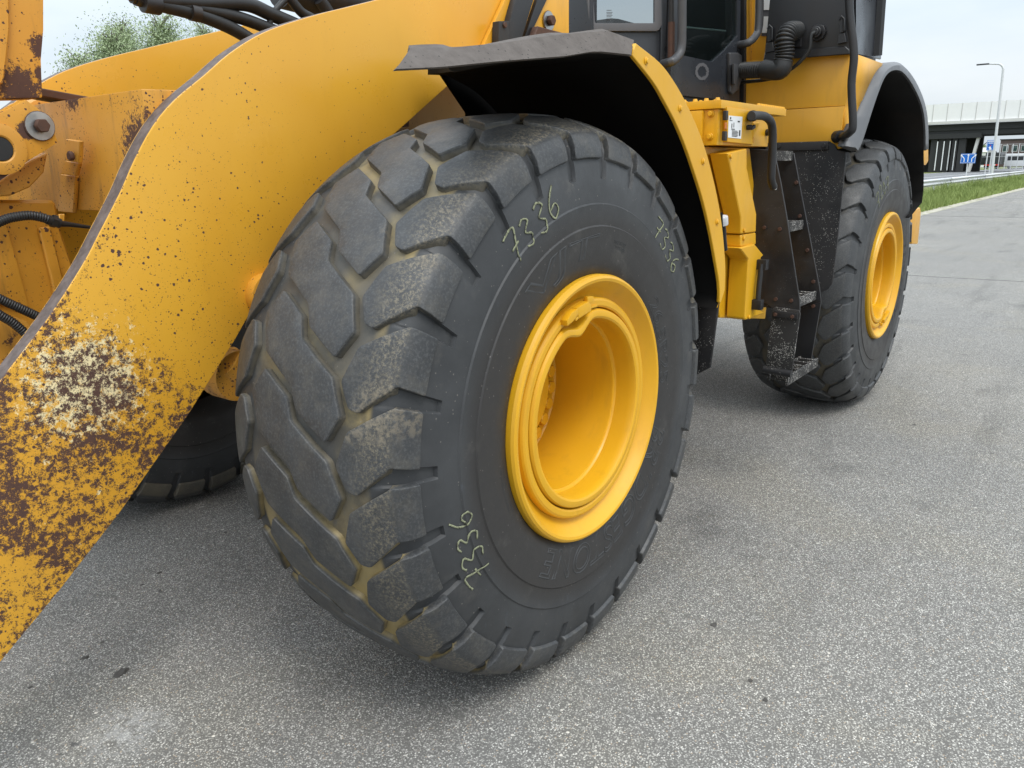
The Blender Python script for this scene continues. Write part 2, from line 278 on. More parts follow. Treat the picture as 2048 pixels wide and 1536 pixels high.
# ------------------------------------------------------------------ mesh helpers
def empty(name, loc=(0, 0, 0)):
    o = bpy.data.objects.new(name, None); col.objects.link(o); o.location = loc; return o
def tag(o, label=None, cat=None, group=None, kind=None):
    for a, b in (('label', label), ('category', cat), ('group', group), ('kind', kind)):
        if b: o[a] = b
    return o
def smooth(me, ang=35):
    for p in me.polygons: p.use_smooth = True
    me.set_sharp_from_angle(angle=R(ang))
def mk(name, me, mats, parent=None, loc=None):
    o = bpy.data.objects.new(name, me); col.objects.link(o)
    if mats is not None:
        for m in (mats if isinstance(mats, (list, tuple)) else [mats]): me.materials.append(m)
    if parent: o.parent = parent
    if loc is not None: o.location = loc
    return o
class MB:
    def __init__(s): s.bm = bmesh.new()
    def poly(s, pts, vec, mi=0, side=None, flip=False):
        vec = Vector(vec); a = [s.bm.verts.new(p) for p in pts]; b = [s.bm.verts.new(Vector(p) + vec) for p in pts]; n = len(a)
        f = s.bm.faces.new(a); f.material_index = mi; g = s.bm.faces.new(b[::-1]); g.material_index = mi
        for i in range(n):
            h = s.bm.faces.new((a[i], b[i], b[(i + 1) % n], a[(i + 1) % n])); h.material_index = mi if side is None else side
        return s
    def box(s, lo, hi, mi=0):
        x0, y0, z0 = lo; x1, y1, z1 = hi
        return s.poly([(x0, y0, z0), (x1, y0, z0), (x1, y1, z0), (x0, y1, z0)], (0, 0, z1 - z0), mi)
    def obox(s, c, ax, ay, az, mi=0):
        c, ax, ay, az = map(Vector, (c, ax, ay, az))
        return s.poly([c - ax - ay - az, c + ax - ay - az, c + ax + ay - az, c - ax + ay - az], az * 2, mi)
    def tube(s, path, r, n=12, cap=True, mi=0, rf=None):
        path = [Vector(p) for p in path]; rings = []; up = None
        for i, p in enumerate(path):
            d = (path[min(i + 1, len(path) - 1)] - path[max(i - 1, 0)]).normalized()
            if up is None: up = d.orthogonal().normalized()
            up = (up - d * up.dot(d)).normalized(); sd_ = d.cross(up)
            rr = r if rf is None else rf(i / (len(path) - 1), i)
            rings.append([s.bm.verts.new(p + (up * math.cos(2 * math.pi * j / n) + sd_ * math.sin(2 * math.pi * j / n)) * rr) for j in range(n)])
        for a, b in zip(rings, rings[1:]):
            for j in range(n):
                f = s.bm.faces.new((a[j], a[(j + 1) % n], b[(j + 1) % n], b[j])); f.material_index = mi
        if cap:
            for q in (rings[0][::-1], rings[-1]): s.bm.faces.new(q).material_index = mi
        return s
    def cyl(s, a, b, r, n=16, mi=0, r2=None):
        return s.tube([a, b], r, n, True, mi, None if r2 is None else (lambda t, i: r + (r2 - r) * t))
    def bevel(s, w, seg=2, ang=30, only=None):
        s.bm.normal_update()
        es = [e for e in s.bm.edges if len(e.link_faces) == 2 and e.calc_face_angle(0) > R(ang)]
        bmesh.ops.bevel(s.bm, geom=es, offset=w, segments=seg, affect='EDGES', profile=.7, clamp_overlap=True); return s
    def done(s, name, mats, parent=None, loc=None, ang=35, fix=True):
        if fix: bmesh.ops.recalc_face_normals(s.bm, faces=s.bm.faces[:])
        me = bpy.data.meshes.new(name); s.bm.to_mesh(me); s.bm.free(); smooth(me, ang); return mk(name, me, mats, parent, loc)
def catmull(pts, n=8):
    pts = [Vector(p) for p in pts]; q = [pts[0] * 2 - pts[1]] + pts + [pts[-1] * 2 - pts[-2]]; out = []
    for i in range(1, len(q) - 2):
        for j in range(n):
            t = j / n; a, b, c, d = q[i - 1:i + 3]
            out.append(.5 * ((2 * b) + (c - a) * t + (2 * a - 5 * b + 4 * c - d) * t * t + (3 * b - a - 3 * c + d) * t ** 3))
    return out + [pts[-1]]
def corr(path, r, pitch, name, mat, parent, depth=.16, n=14):
    p = catmull(path, 40); L = [0]
    for a, b in zip(p, p[1:]): L.append(L[-1] + (b - a).length)
    N = int(L[-1] / pitch) * 6; q = []; j = 0
    for i in range(N + 1):
        s_ = L[-1] * i / N
        while j < len(L) - 2 and L[j + 1] < s_: j += 1
        q.append(p[j].lerp(p[j + 1], (s_ - L[j]) / max(1e-9, L[j + 1] - L[j])))
    prof = (1, 1, .96, 1 - depth, 1 - depth, .96)
    return MB().tube(q, r, n, rf=lambda t, i: r * prof[i % 6]).done(name, mat, parent, ang=60)
def hexbolt(c, axis, r, h, name, mat, parent, washer=0, wm=None):
    c = Vector(c); axis = Vector(axis).normalized(); m = MB()
    if washer: m.cyl(c, c + axis * .006, washer, 24, 1)
    a = axis.orthogonal().normalized(); b = axis.cross(a)
    pts = [c + axis * (.006 if washer else 0) + (a * math.cos(t * math.pi / 3 + .3) + b * math.sin(t * math.pi / 3 + .3)) * r for t in range(6)]
    m.poly(pts, axis * h).bevel(r * .1, 1)
    return m.done(name, [mat, wm or mat], parent)
# ------------------------------------------------------------------ the setting
def sheet(name, x0, x1, y0, y1, z, mat, nx=1, ny=1):
    m = MB(); m.bm.faces.new([m.bm.verts.new(p) for p in ((x0, y0, z), (x1, y0, z), (x1, y1, z), (x0, y1, z))])
    o = m.done(name, mat, fix=False); o['kind'] = 'structure'; return o
sheet('terrain', -900, 1500, -900, 900, -.03, M['soil'])
sheet('asphalt_lot', -60, 300, -60, 3.45, 0, M['asphalt'])
sheet('kerb_strip', -60, 300, 3.45, 3.95, .004, M['kerb'])
rd = sheet('road', -60, 420, 9.5, 24, -.02, M['road'])
for y in (10.2, 16.6, 23.2): sheet('road_marking', -60, 420, y, y + .18, -.012, M['signwhite'])
# uneven sandy edge of the kerb strip
def blades(name, n, x0, x1, y0, y1, h0, h1, wd, label):
    u = rng.random(n); x = x0 + (x1 - x0) * u ** 1.6; y = rng.uniform(y0, y1, n); h = rng.uniform(h0, h1, n) * (1 + .5 * np.sin(x * .7) * np.sin(y * 2)) * (1 + np.clip(y - 4.9, 0, 2) * .55); a = rng.uniform(0, 6.283, n)
    lx, ly = rng.normal(0, .35, n) * h, rng.normal(0, .35, n) * h; wv = wd * (1 + x / 40)
    vv = np.zeros((n, 3, 3)); vv[:, 0] = np.stack([x - np.cos(a) * wv, y - np.sin(a) * wv, 0 * x], 1); vv[:, 1] = np.stack([x + np.cos(a) * wv, y + np.sin(a) * wv, 0 * x], 1); vv[:, 2] = np.stack([x + lx, y + ly, h], 1)
    me = bpy.data.meshes.new(name); me.from_pydata(vv.reshape(-1, 3).tolist(), [], np.arange(3 * n).reshape(-1, 3).tolist())
    return tag(mk(name, me, M['grass']), label, 'grass', kind='stuff')
blades('verge_grass', 60000, 12, 120, 3.8, 6.25, .08, .36, .008, 'green grass verge between the asphalt edge and the guard rail')
# guard rail
def guard_rail():
    g = tag(empty('guard_rail', (60, 6.3, 0)), 'long galvanised steel guard rail along the grass verge', 'guard rail')
    prof = [(-.01, .44), (.045, .49), (.045, .53), (-.005, .58), (-.005, .62), (.045, .67), (.045, .71), (-.01, .76)]
    for i in range(12):
        x0, x1 = 10 + i * 12, 22 + i * 12; m = MB()
        for a, b in zip(prof, prof[1:]):
            f = [m.bm.verts.new((xx - 60, -q[0], q[1])) for xx, q in ((x0, a), (x1 + .2, a), (x1 + .2, b), (x0, b))]; m.bm.faces.new(f)
        bmesh.ops.remove_doubles(m.bm, verts=m.bm.verts[:], dist=1e-4)
        o = m.done('rail', M['galv'], g, ang=20); s = o.modifiers.new('th', 'SOLIDIFY'); s.thickness = .006
    for i in range(36):
        x = 10 + i * 4; MB().box((x - 60, .02, 0), (x - 59.9, .12, .74)).done('post', M['galv'], g)
guard_rail()
# overpass
def overpass():
    X0 = 150.; g = tag(empty('overpass', (X0, 20, 0)), 'concrete motorway overpass with white noise barrier panels on top', 'bridge')
    L = lambda p: Vector(p) - Vector((X0, 20, 0))
    def b(name, lo, hi, m, **k): return MB().box(L(lo), L(hi)).done(name, m, g)
    b('edge_beam', (X0, -70, 7.75), (X0 + .8, 60, 8.15), M['concrete'])
    b('deck', (X0 + .8, -70, 6.7), (X0 + 13, 60, 7.7), M['darkconc'])
    for i in range(5): b('girder', (X0 + 1 + i * 2.6, -70, 5.9), (X0 + 2.2 + i * 2.6, 60, 6.7), M['darkconc'])
    yp = lambda px: U((px, 300), 0, X0)[1]
    seam = [1856.5 + 28.4 * i for i in range(-2, 9)]
    for a, c in zip(seam, seam[1:]):
        y0, y1 = yp(c) + .05, yp(a) - .05; zt = 10.9
        b('barrier_panel', (X0 + .25, y0, 8.15), (X0 + .4, y1, zt), M['barrier'])
        b('barrier_post', (X0 + .2, y1, 8.15), (X0 + .45, y1 + .07, zt + .05), M['concrete'])
    y1 = yp(1941)
    b('abutment_wall', (X0 + 9, y1 - .4, 0), (X0 + 10, 60, 6), M['darkconc'])
    for px in (1866, 1879, 1893, 1906, 1920, 1936):
        y = yp(px); MB().poly([L((X0 + 1, y - .55, 0)), L((X0 + 2, y - .55, 0)), L((X0 + 2, y + .6, 0)), L((X0 + 1, y + .6, 0))], (0, 0, 6.2)).done('column', M['darkconc'] if px < 1930 else M['concrete'], g) if px < 1930 else MB().poly([L((X0 + 1, y - .5, 0)), L((X0 + 2, y - .5, 0)), L((X0 + 2, y - .1, 0)), L((X0 + 1, y - .1, 0))], (0, -.9, 6.2)).done('column', M['concrete'], g)
    for px, mt_ in ((1872, 'signwhite'), (1885, 'signwhite'), (1897, 'galv'), (1908, 'galv')):  # pale strips stand in for daylight showing through gaps between the columns
        y = yp(px); b('daylight_gap_strip', (X0 + .7, y - .07, .3), (X0 + .8, y + .07, 5.0), M[mt_])
    b('crossbeam', (X0 + .6, y1 - 1.2, 5.4), (X0 + 2.6, 60, 6.2), M['darkconc'])
overpass()
# signs and lamp
def board(name, label, corners, X, pole_px, arrows):
    c0 = U(corners[0], 0, X); c1 = U(corners[1], 0, X); yc = (c0.y + c1.y) / 2; r = tag(empty(name, (X, yc, 0)), label, 'road sign')
    L = Vector((X, yc, 0)); hw = abs(c0.y - c1.y) / 2; z0, z1 = min(c0.z, c1.z), max(c0.z, c1.z)
    bd = MB().box((-.04, -hw, z0), (0, hw, z1)).bevel(.01, 1).done('panel', M['signblue'], r)
    t = .025
    for lo, hi in (((-.052, -hw + .03, z0 + .03), (-.041, hw - .03, z0 + .03 + t)), ((-.052, -hw + .03, z1 - .03 - t), (-.041, hw - .03, z1 - .03)), ((-.052, -hw + .03, z0 + .08), (-.041, -hw + .03 + t, z1 - .08)), ((-.052, hw - .03 - t, z0 + .08), (-.041, hw - .03, z1 - .08))):
        MB().box(lo, hi).done('border', M['signwhite'], bd)
    def stroke(path, wd=.035):
        m = MB()
        for a, b_ in zip(path, path[1:]):
            a, b_ = Vector(a), Vector(b_); d = (b_ - a).normalized(); n = Vector((0, -d.z, d.y)) * wd
            m.poly([a - n, b_ - n, b_ + n, a + n], (-.008, 0, 0))
        m.done('arrow', M['signwhite'], bd)
    H = z1 - z0
    if arrows:
        for cy, dx in ((hw * .62, .2), (0, 0), (-hw * .62, -.2)):
            base = Vector((-.045, cy * .8, z0 + .12)); m1 = Vector((-.045, cy * .8, z0 + H * .5)); tip = Vector((-.045, cy * .8 + dx * 1.1, z0 + H * .8)) if dx else Vector((-.045, cy, z0 + H * .82))
            stroke([base, m1, tip]); d = (tip - m1).normalized(); n = Vector((0, -d.z, d.y))
            MB().poly([tip - n * .1, tip + n * .1, tip + d * .13], (-.01, 0, 0)).done('arrow_head', M['signwhite'], bd)
    else:
        for zz, ww in ((.84, .82), (.68, .6)): MB().box((-.055, -hw * ww, z0 + H * zz), (-.041, hw * ww, z0 + H * (zz + .07))).done('lettering', M['signwhite'], bd)
        MB().box((-.055, -hw * .12, z0 + H * .44), (-.041, hw * .18, z0 + H * .53)).done('road_number', M['red'], bd)
        stroke([(-.045, -.05, z0 + H * .08), (-.045, .08, z0 + H * .36)], .09)
    for yy in pole_px: MB().cyl((.05, yy * hw, 0), (.05, yy * hw, z1 - .1), .055, 10).done('post', M['galv'], r)
board('lane_sign', 'blue lane sign with three white arrows on a single post', ((1920, 327), (1953, 307)), 78, (0,), True)
board('direction_sign', 'blue direction sign beside the tall street lamp', ((1972, 301), (1991, 280)), 92, (-.5, .5), False)
def lamp():
    X = 84.; b = U((1984, 346), 0, X); t = U((2007, 138), 0, X); e = U((1957, 129), 0, X); y = b.y
    g = tag(empty('street_lamp', (X, y, 0)), 'tall slim grey street lamp with a single arm', 'street lamp'); H = t.z
    yt = t.y - y; 
    path = [(0, 0, 0), (0, yt * .5, H * .5), (0, yt, H - .5), (0, yt + .05, H + .1), (0, yt + .35, H + .42), (0, yt + .9, H + .5), (0, e.y - y - .8, H + .52)]
    MB().tube(catmull(path, 6), .1, 10, rf=lambda q, i: .13 - .07 * q).done('pole', M['galv'], g)
    MB().obox((0, e.y - y - .35, H + .53), (.12, 0, 0), (0, .5, 0), (0, 0, .06)).bevel(.03, 2).done('lamp_head', M['plastic'], g)
lamp()
# far things seen under the bridge
def at_far(px, X): return U((px, 320), 0, X).y
def lorry():
    X = 210; y = at_far(1983, X); g = tag(empty('lorry', (X, y, 0)), 'dark lorry with red and white rear stripes under the overpass', 'lorry')
    MB().box((0, -1.7, 1.0), (7, 1.3, 3.6)).bevel(.1, 1).done('body', M['lorry'], g)
    MB().box((1, 1.4, .9), (3.4, 3.4, 3.0)).bevel(.3, 2).done('driver_cab', M['lorry'], g)
    MB().box((-.05, -1.6, .75), (-.01, 1.3, 1.05)).done('stripe', M['red'], g); MB().box((-.06, -.9, .78), (-.02, -.2, 1.02)).done('stripe', M['signwhite'], g)
    for yy in (-1.2, .9, 2.6):
        MB().cyl((0.2, yy, .5), (.6, yy, .5), .5, 16).done('wheel', M['hose'], g)
    MB().tube([(2, -.5, 3.6), (2, 1.5, 6.0), (2, 2.6, 5.0)], .15, 6).done('crane_arm', M['lorry'], g)
lorry()
def van(px, X, label, w=2.1, h=2.6):
    y = at_far(px, X); g = tag(empty('white_van', (X, y, 0)), label, 'van')
    MB().box((0, -w, .45), (5, w, h)).bevel(.25, 2).done('body', M['white'], g); MB().box((-.02, -w * .8, h * .55), (.02, w * .8, h * .85)).done('window', M['lorry'], g)
    for yy in (-w * .6, w * .6): MB().cyl((.1, yy, .4), (.5, yy, .4), .4, 14).done('wheel', M['hose'], g)
van(2036, 215, 'white van parked at the right edge under the overpass', 2.6, 3.3)
def building():
    X = 300; y0, y1 = at_far(2075, X), at_far(1996, X); g = tag(empty('office_building', (X, (y0 + y1) / 2, 0)), 'brown office building behind the fence beyond the overpass', 'building'); hw = (y1 - y0) / 2
    MB().box((0, -hw, 0), (14, hw, 8.2)).done('wall', M['brick'], g); MB().box((-.3, -hw - .2, 8.2), (14.3, hw + .2, 8.5)).done('roof', M['darkconc'], g)
    for i in range(6):
        for j in range(2):
            yy = hw - 1.6 - i * 2.5; f = MB().box((-.06, yy - .8, 1.2 + j * 3.4), (.02, yy + .8, 3.2 + j * 3.4)).done('window', M['galv'], g); MB().box((-.09, yy - .68, 1.35 + j * 3.4), (-.065, yy + .68, 3.05 + j * 3.4)).done('pane', M['glass_dark'], f)
building()
def shed():
    X = 290; y0, y1 = at_far(1972, X), at_far(1915, X); g = tag(empty('white_shed', (X, (y0 + y1) / 2, 0)), 'long white shed far beyond the blue lane sign', 'shed'); hw = (y1 - y0) / 2
    MB().box((0, -hw, 0), (12, hw, 4.6)).done('wall', M['barrier'], g); MB().poly([(-.4, -hw - .3, 4.6), (6, -hw - .3, 6.0), (12.4, -hw - .3, 4.6)], (0, 2 * hw + .6, 0)).done('roof', M['galv'], g)
    MB().box((-.05, -2, 0), (-.01, 1, 3)).done('door', M['lorry'], g)
shed()
def fence():
    X = 200; y0, y1 = at_far(2060, X), at_far(1950, X); g = tag(empty('wire_fence', (X, (y0 + y1) / 2, 0)), 'thin steel post fence in front of the brown office building', 'fence'); hw = (y1 - y0) / 2
    for i in range(10): MB().box((-.06, -hw + i * 2 * hw / 9 - .07, 0), (.06, -hw + i * 2 * hw / 9 + .07, 5.2)).done('post', M['galv'], g)
    for z in (.3, 2.6, 5.1): MB().box((-.03, -hw, z), (.03, hw, z + .06)).done('wire', M['galv'], g)
fence()
# trees
def tree(name, label, base, height, spread, nleaf, leaf, seed, clumps=26, group=None, low=.35):
    r = np.random.default_rng(seed); root = tag(empty(name, base), label, 'tree', group)
    tr = MB(); lean = r.normal(0, .04, 2) * height; top = Vector((lean[0], lean[1], height * .93))
    spine = catmull([(0, 0, 0), Vector((lean[0] * .2, lean[1] * .3, height * .35)), Vector((lean[0] * .7, lean[1] * .6, height * .68)), top], 5)
    r0 = height * .014; tr.tube(spine, r0, 8, rf=lambda t, i: r0 * (1.05 - t))
    V_ = []
    cl = []
    for i in range(clumps):
        t = low + (1 - low) * r.random() ** .62; p = spine[min(len(spine) - 1, int(t * (len(spine) - 1)))]
        a = r.uniform(0, 6.283); prof = math.sin(min(1, (1 - t) / (1 - low) + .18) * math.pi * .62)
        q = p + Vector((math.cos(a), math.sin(a), 0)) * spread * prof * r.uniform(.25, 1.1) + Vector((0, 0, height * r.uniform(.02, .10)))
        tr.tube(catmull([p, p.lerp(q, .5) + Vector((0, 0, height * .02)), q], 3), r0 * .3, 5, rf=lambda s_, i_: r0 * .3 * (1 - .85 * s_)); cl.append((p, q, height * r.uniform(.045, .10)))
    per = nleaf // clumps; vs_, fs_ = [], []
    for p, q, rad in cl:
        t = r.random(per) ** .7; c = np.array(p)[None] * (1 - t[:, None]) + np.array(q)[None] * t[:, None]
        pos = c * 1.0 + r.normal(0, 1, (per, 3)) * rad * .58 * np.array([1, 1, .9]) * (.35 + .65 * t[:, None]); pos[:, 2] -= np.abs(r.normal(0, rad * .5, per))
        u = r.normal(0, 1, (per, 3)); u /= np.linalg.norm(u, axis=1)[:, None]; v = np.cross(u, r.normal(0, 1, (per, 3))); v /= np.linalg.norm(v, axis=1)[:, None]
        L = leaf * r.uniform(.6, 1.3, (per, 1)); b = len(vs_) * 4
        quad = np.stack([pos - u * L, pos + v * L * .45, pos + u * L, pos - v * L * .45], 1); vs_.append(quad)
    vv = np.concatenate(vs_).reshape(-1, 3); n = len(vv) // 4
    tr.done('trunk', M['bark'], root)
    me = bpy.data.meshes.new('crown'); me.from_pydata(vv.tolist(), [], np.arange(4 * n).reshape(-1, 4).tolist()); mk('crown', me, M['leaf'], root)
def tpos(px, py, D):
    p = U((px, py), (Vector((.4, .9, 0))), CAM_LOC + Vector((.4, .9, 0)) * D); return p
for i, (px, py, D, sp_, nl, lb) in enumerate((
        (200, 42, 27, 1.0, 26000, 'birch tree with the widest crown, left in the gap above the lift arms'),
        (245, 20, 31, .8, 15000, 'thin birch tree between the two fuller ones above the lift arms'),
        (305, 8, 29, 1.0, 26000, 'tallest birch tree above the far lift arm'),
        (145, 88, 26, .8, 12000, 'low birch tree at the left end of the row above the lift arms'),
        (395, 30, 34, 1.0, 8000, 'sparse birch tree at the right end of the row behind the hoses'))):
    p = tpos(px, py, D); tree('birch_tree', lb, (p.x, p.y, 0), p.z, sp_ * 1.1, nl, .036, 30 + i, clumps=110 if nl > 9000 else 50, group='birch trees behind the loader', low=.3)
for i, (px, X, h, lb) in enumerate(((1950, 330, 9, 'dark round tree far behind the white shed'), (1962, 335, 8, 'dark bushy tree beside the roof of the white shed'), (1948, 270, 4.2, 'small dark conifer in front of the white shed'))):
    y = at_far(px, X); tree('distant_tree', lb, (X, y, 0), h, h * .3, 1500, .32, 60 + i, 20, 'trees far beyond the overpass', .15)
# bits of dirt lying on the asphalt
for i, (px, py, s) in enumerate(((243, 1345, .017), (170, 1316, .009), (318, 1146, .008), (284, 1170, .006), (1427, 1250, .010), (1500, 1362, .007), (1530, 1400, .008), (60, 1375, .006), (205, 1285, .006), (450, 1065, .006))):
    p = U((px, py), 2, 0); m = MB(); bmesh.ops.create_icosphere(m.bm, subdivisions=2, radius=s)
    r = np.random.default_rng(i)
    for v in m.bm.verts: v.co = v.co * r.uniform(.45, 1.3); v.co.z *= .3; v.co.x *= 1.4
    tag(m.done('dirt_crumb', M['dirt'], None, (p.x, p.y, s * .12)), 'small dark crumb of dirt lying on the grey asphalt', 'dirt', 'dirt crumbs on the asphalt')
# ------------------------------------------------------------------ the wheel loader
LO = tag(empty('wheel_loader', (1.725, 1.08, 0)), 'large yellow wheel loader with rust-chipped lift arms and black cab on the asphalt', 'wheel loader')
LO_INV = Matrix.Translation((-1.725, -1.08, 0))
AX = .826; WB = 3.45; YC = 1.08; PITCH = 360 / 27
def part(o):            # parts are modelled in place; hang them on the loader
    o.parent = LO; o.matrix_parent_inverse = LO_INV; return o
def sub(o, p):
    o.parent = p; o.matrix_parent_inverse = p.matrix_basis.inverted() @ Matrix.Identity(4) if p.parent is None else (LO.matrix_basis @ p.matrix_parent_inverse @ p.matrix_basis).inverted(); return o
YT = .028               # the tread centre sits slightly inboard of the wheel datum
def rad(y): return .836 - .053 * (abs(y - YT) / (.257 + YT)) ** 3.2
def PP(th, r, y): return Vector((-r * math.cos(R(th)), y, r * math.sin(R(th))))
SIDE = [(.345, .20), (.375, .262), (.40, .283), (.43, .291), (.47, .296), (.522, .298), (.527, .2985), (.531, .2950), (.56, .296), (.583, .296), (.587, .2965), (.591, .2925), (.62, .291), (.655, .287), (.663, .285), (.69, .281), (.71, .276), (.735, .269), (.757, .257), (.775, .242), (.789, .220), (.799, .185)]
def side_y(r):
    for (r0, y0), (r1, y1) in zip(SIDE, SIDE[1:]):
        if r0 <= r <= r1: return y0 + (y1 - y0) * (r - r0) / (r1 - r0)
    return SIDE[-1][1]
def gc(r): return 41.3 + 1.1 * min(1, max(0, (r - .655) / .128))
def ghw(r): return 1.4 + .55 * min(1, max(0, (r - .655) / .128))
def tyre_mesh():
    rows = []
    for r, y in SIDE: rows.append((r, -y, -1))
    for y in np.linspace(-.14, .196, 9): rows.append((rad(y) - .021, y, 0))
    for r, y in SIDE[::-1]: rows.append((r, y + 2 * YT, 1))
    verts, faces = [], []; ncol = 10
    for r, y, sd_ in rows:
        hw = ghw(r); near = gc(r); far = 63 - gc(r) + PITCH
        if sd_ < 0: c = near
        elif sd_ > 0: c = far - PITCH * 0
        else: c = 42.4 + (63 - 42.4 + PITCH - 42.4) * (y + .14) / .336
        if sd_ <= 0 and sd_ < 0: c = near
        dep = .010 if (.66 < r < .72 and sd_) else (.006 if sd_ and r > .72 else 0)
        offs = [(0, 1), (hw - .4, 1), (hw, 0), (hw + .6, 0), (4.6, 0), (6.67, 0), (8.8, 0), (PITCH - hw - .6, 0), (PITCH - hw, 0), (PITCH - hw + .4, 1)]
        for kx in range(27):
            for of, g in offs:
                th = c + kx * PITCH + of; verts.append(PP(th, r - (dep * .5 * g if sd_ else 0), y - sd_ * dep * g * .9))
    N = 27 * ncol
    for i in range(len(rows) - 1):
        for j in range(N): faces.append((i * N + j, i * N + (j + 1) % N, (i + 1) * N + (j + 1) % N, (i + 1) * N + j))
    me = bpy.data.meshes.new('tyre'); me.from_pydata(verts, [], faces); smooth(me, 40); me.materials.append(M['tyre']); return me
S0 = .262
def lug_map(a, s, d, far=False):
    th = math.degrees(a / .81); ab = -s
    if ab <= S0: r, y = rad(s), s
    else:
        t = (ab - S0) / .072; r0_ = rad(-S0); r, y = r0_ + (.713 - r0_) * t, -(S0 + (.2865 - S0) * t + .006 * math.sin(min(1, t) * math.pi))
    k_ = min(1, max(0, (ab - .248) / .03)); nr, ny = -1 + .7 * k_, .93 * k_; dd = d * (1 - .45 * k_)
    pull = .0022 * max(0, 1 - abs(ab - S0) / .008); r -= pull * .7; y += pull * .7
    r += nr * dd; y += ny * dd
    return PP(63.2 - th, r, 2 * YT - y) if far else PP(th, r, y)
def grow(pts, w):
    n = len(pts); out = []; ar = sum(pts[i].x * pts[(i + 1) % n].y - pts[(i + 1) % n].x * pts[i].y for i in range(n)); sg = 1 if ar > 0 else -1
    for i in range(n):
        a, b, c = pts[i - 1], pts[i], pts[(i + 1) % n]; d1, d2 = (b - a).normalized(), (c - b).normalized(); n1, n2 = Vector((d1.y, -d1.x, 0)) * sg, Vector((d2.y, -d2.x, 0)) * sg
        m = (n1 + n2); m = m.normalized() * min(2 * w, w / max(.4, m.normalized().dot(n1))); out.append(b + m)
    return out
def lug_mesh(name, poly, depth=.036, bev=.0026, seed=0, far=False):
    rr_ = np.random.default_rng(seed)
    bm = bmesh.new(); pts = [Vector((R(t) * .81, s, 0)) for t, s in poly]; c = sum(pts, Vector()) / len(pts); pts = grow(pts, .002)
    top = [bm.verts.new(p) for p in pts]; bot = [bm.verts.new(p + (p - c).normalized() * .003 + Vector((0, 0, depth))) for p in pts]; n = len(top)
    bm.faces.new(top); te = []
    for i in range(n): bm.faces.new((top[i], bot[i], bot[(i + 1) % n], top[(i + 1) % n]))
    bm.edges.ensure_lookup_table()
    vert = [e for e in bm.edges if (e.verts[0].co.z < 1e-6) != (e.verts[1].co.z < 1e-6)]
    bmesh.ops.bevel(bm, geom=vert, offset=.006, segments=3, affect='EDGES', profile=.5)
    te = [e for e in bm.edges if e.verts[0].co.z < 1e-6 and e.verts[1].co.z < 1e-6]
    bmesh.ops.bevel(bm, geom=te, offset=bev, segments=2, affect='EDGES', profile=.5)
    bmesh.ops.triangulate(bm, faces=bm.faces[:])
    lo = min(v.co.y for v in bm.verts); hi = max(v.co.y for v in bm.verts); cuts = [y for y in [q * .03 for q in range(-12, 13)] + [g * q for g in (-1, 1) for q in (.247, .256, .262, .268, .277, .29)] if lo + .004 < y < hi - .004]
    for y in cuts: bmesh.ops.bisect_plane(bm, geom=bm.verts[:] + bm.edges[:] + bm.faces[:], plane_co=(0, y, 0), plane_no=(0, 1, 0), dist=1e-5)
    lo = min(v.co.x for v in bm.verts); hi = max(v.co.x for v in bm.verts)
    for q in range(1, 6):
        x = lo + (hi - lo) * q / 6; bmesh.ops.bisect_plane(bm, geom=bm.verts[:] + bm.edges[:] + bm.faces[:], plane_co=(x, 0, 0), plane_no=(1, 0, 0), dist=1e-5)
    for v in bm.verts: v.co = lug_map(v.co.x, v.co.y, v.co.z, far)
    bmesh.ops.remove_doubles(bm, verts=bm.verts[:], dist=1e-5)
    bmesh.ops.recalc_face_normals(bm, faces=bm.faces[:])
    f0 = max(bm.faces, key=lambda f: (f.calc_center_median()).length if abs(f.normal.y) < .6 else 0)
    if f0.normal.dot(f0.calc_center_median()) < 0: bmesh.ops.reverse_faces(bm, faces=bm.faces[:])
    me = bpy.data.meshes.new(name); bm.to_mesh(me); bm.free(); smooth(me, 40); me.materials.append(M['lug']); return me
SH = [(43.5, -.138), (49.1, -.166), (53.9, -.262), (53.5, -.334), (43.4, -.334), (44.4, -.262), (39.2, -.187), (39.6, -.165)]
CE = [(20.4, -.104), (24.3, -.005), (28.0, .023), (32.6, .136), (38.8, .172), (42.8, .131), (39.0, .036), (35.4, .016), (30.4, -.106), (24.6, -.140)]
TY_ME = tyre_mesh(); LUGS = [lug_mesh('tread_lug', SH), lug_mesh('tread_lug', CE), lug_mesh('tread_lug', SH, far=True)]
def lathe(prof, n=120, delta=None, closed=False):
    m = MB(); rings = []
    for i in range(n):
        th = 360 * i / n; rings.append([m.bm.verts.new(PP(th, r + (delta(th, r, y) if delta else 0), y)) for r, y in prof])
    for i in range(n):
        a, b = rings[i], rings[(i + 1) % n]
        for j in range(len(prof) - 1): m.bm.faces.new((a[j], b[j], b[j + 1], a[j + 1]))
        if closed: m.bm.faces.new((a[-1], b[-1], b[0], a[0]))
    return m
CLAMP = 0
def ang_of(px, y=-.285):
    p = U(px, 1, y); return math.degrees(math.atan2(p.z - AX, -p.x)), math.hypot(p.x, p.z - AX)
CLAMP = ang_of((1152, 628))[0]
def dip(th, r, y):
    if r > .30 or y > -.2: return 0
    d = (th - CLAMP - 1 + 180) % 360 - 180; t = max(0, 1 - abs(d) / 17); return -.032 * t * t * (3 - 2 * t)
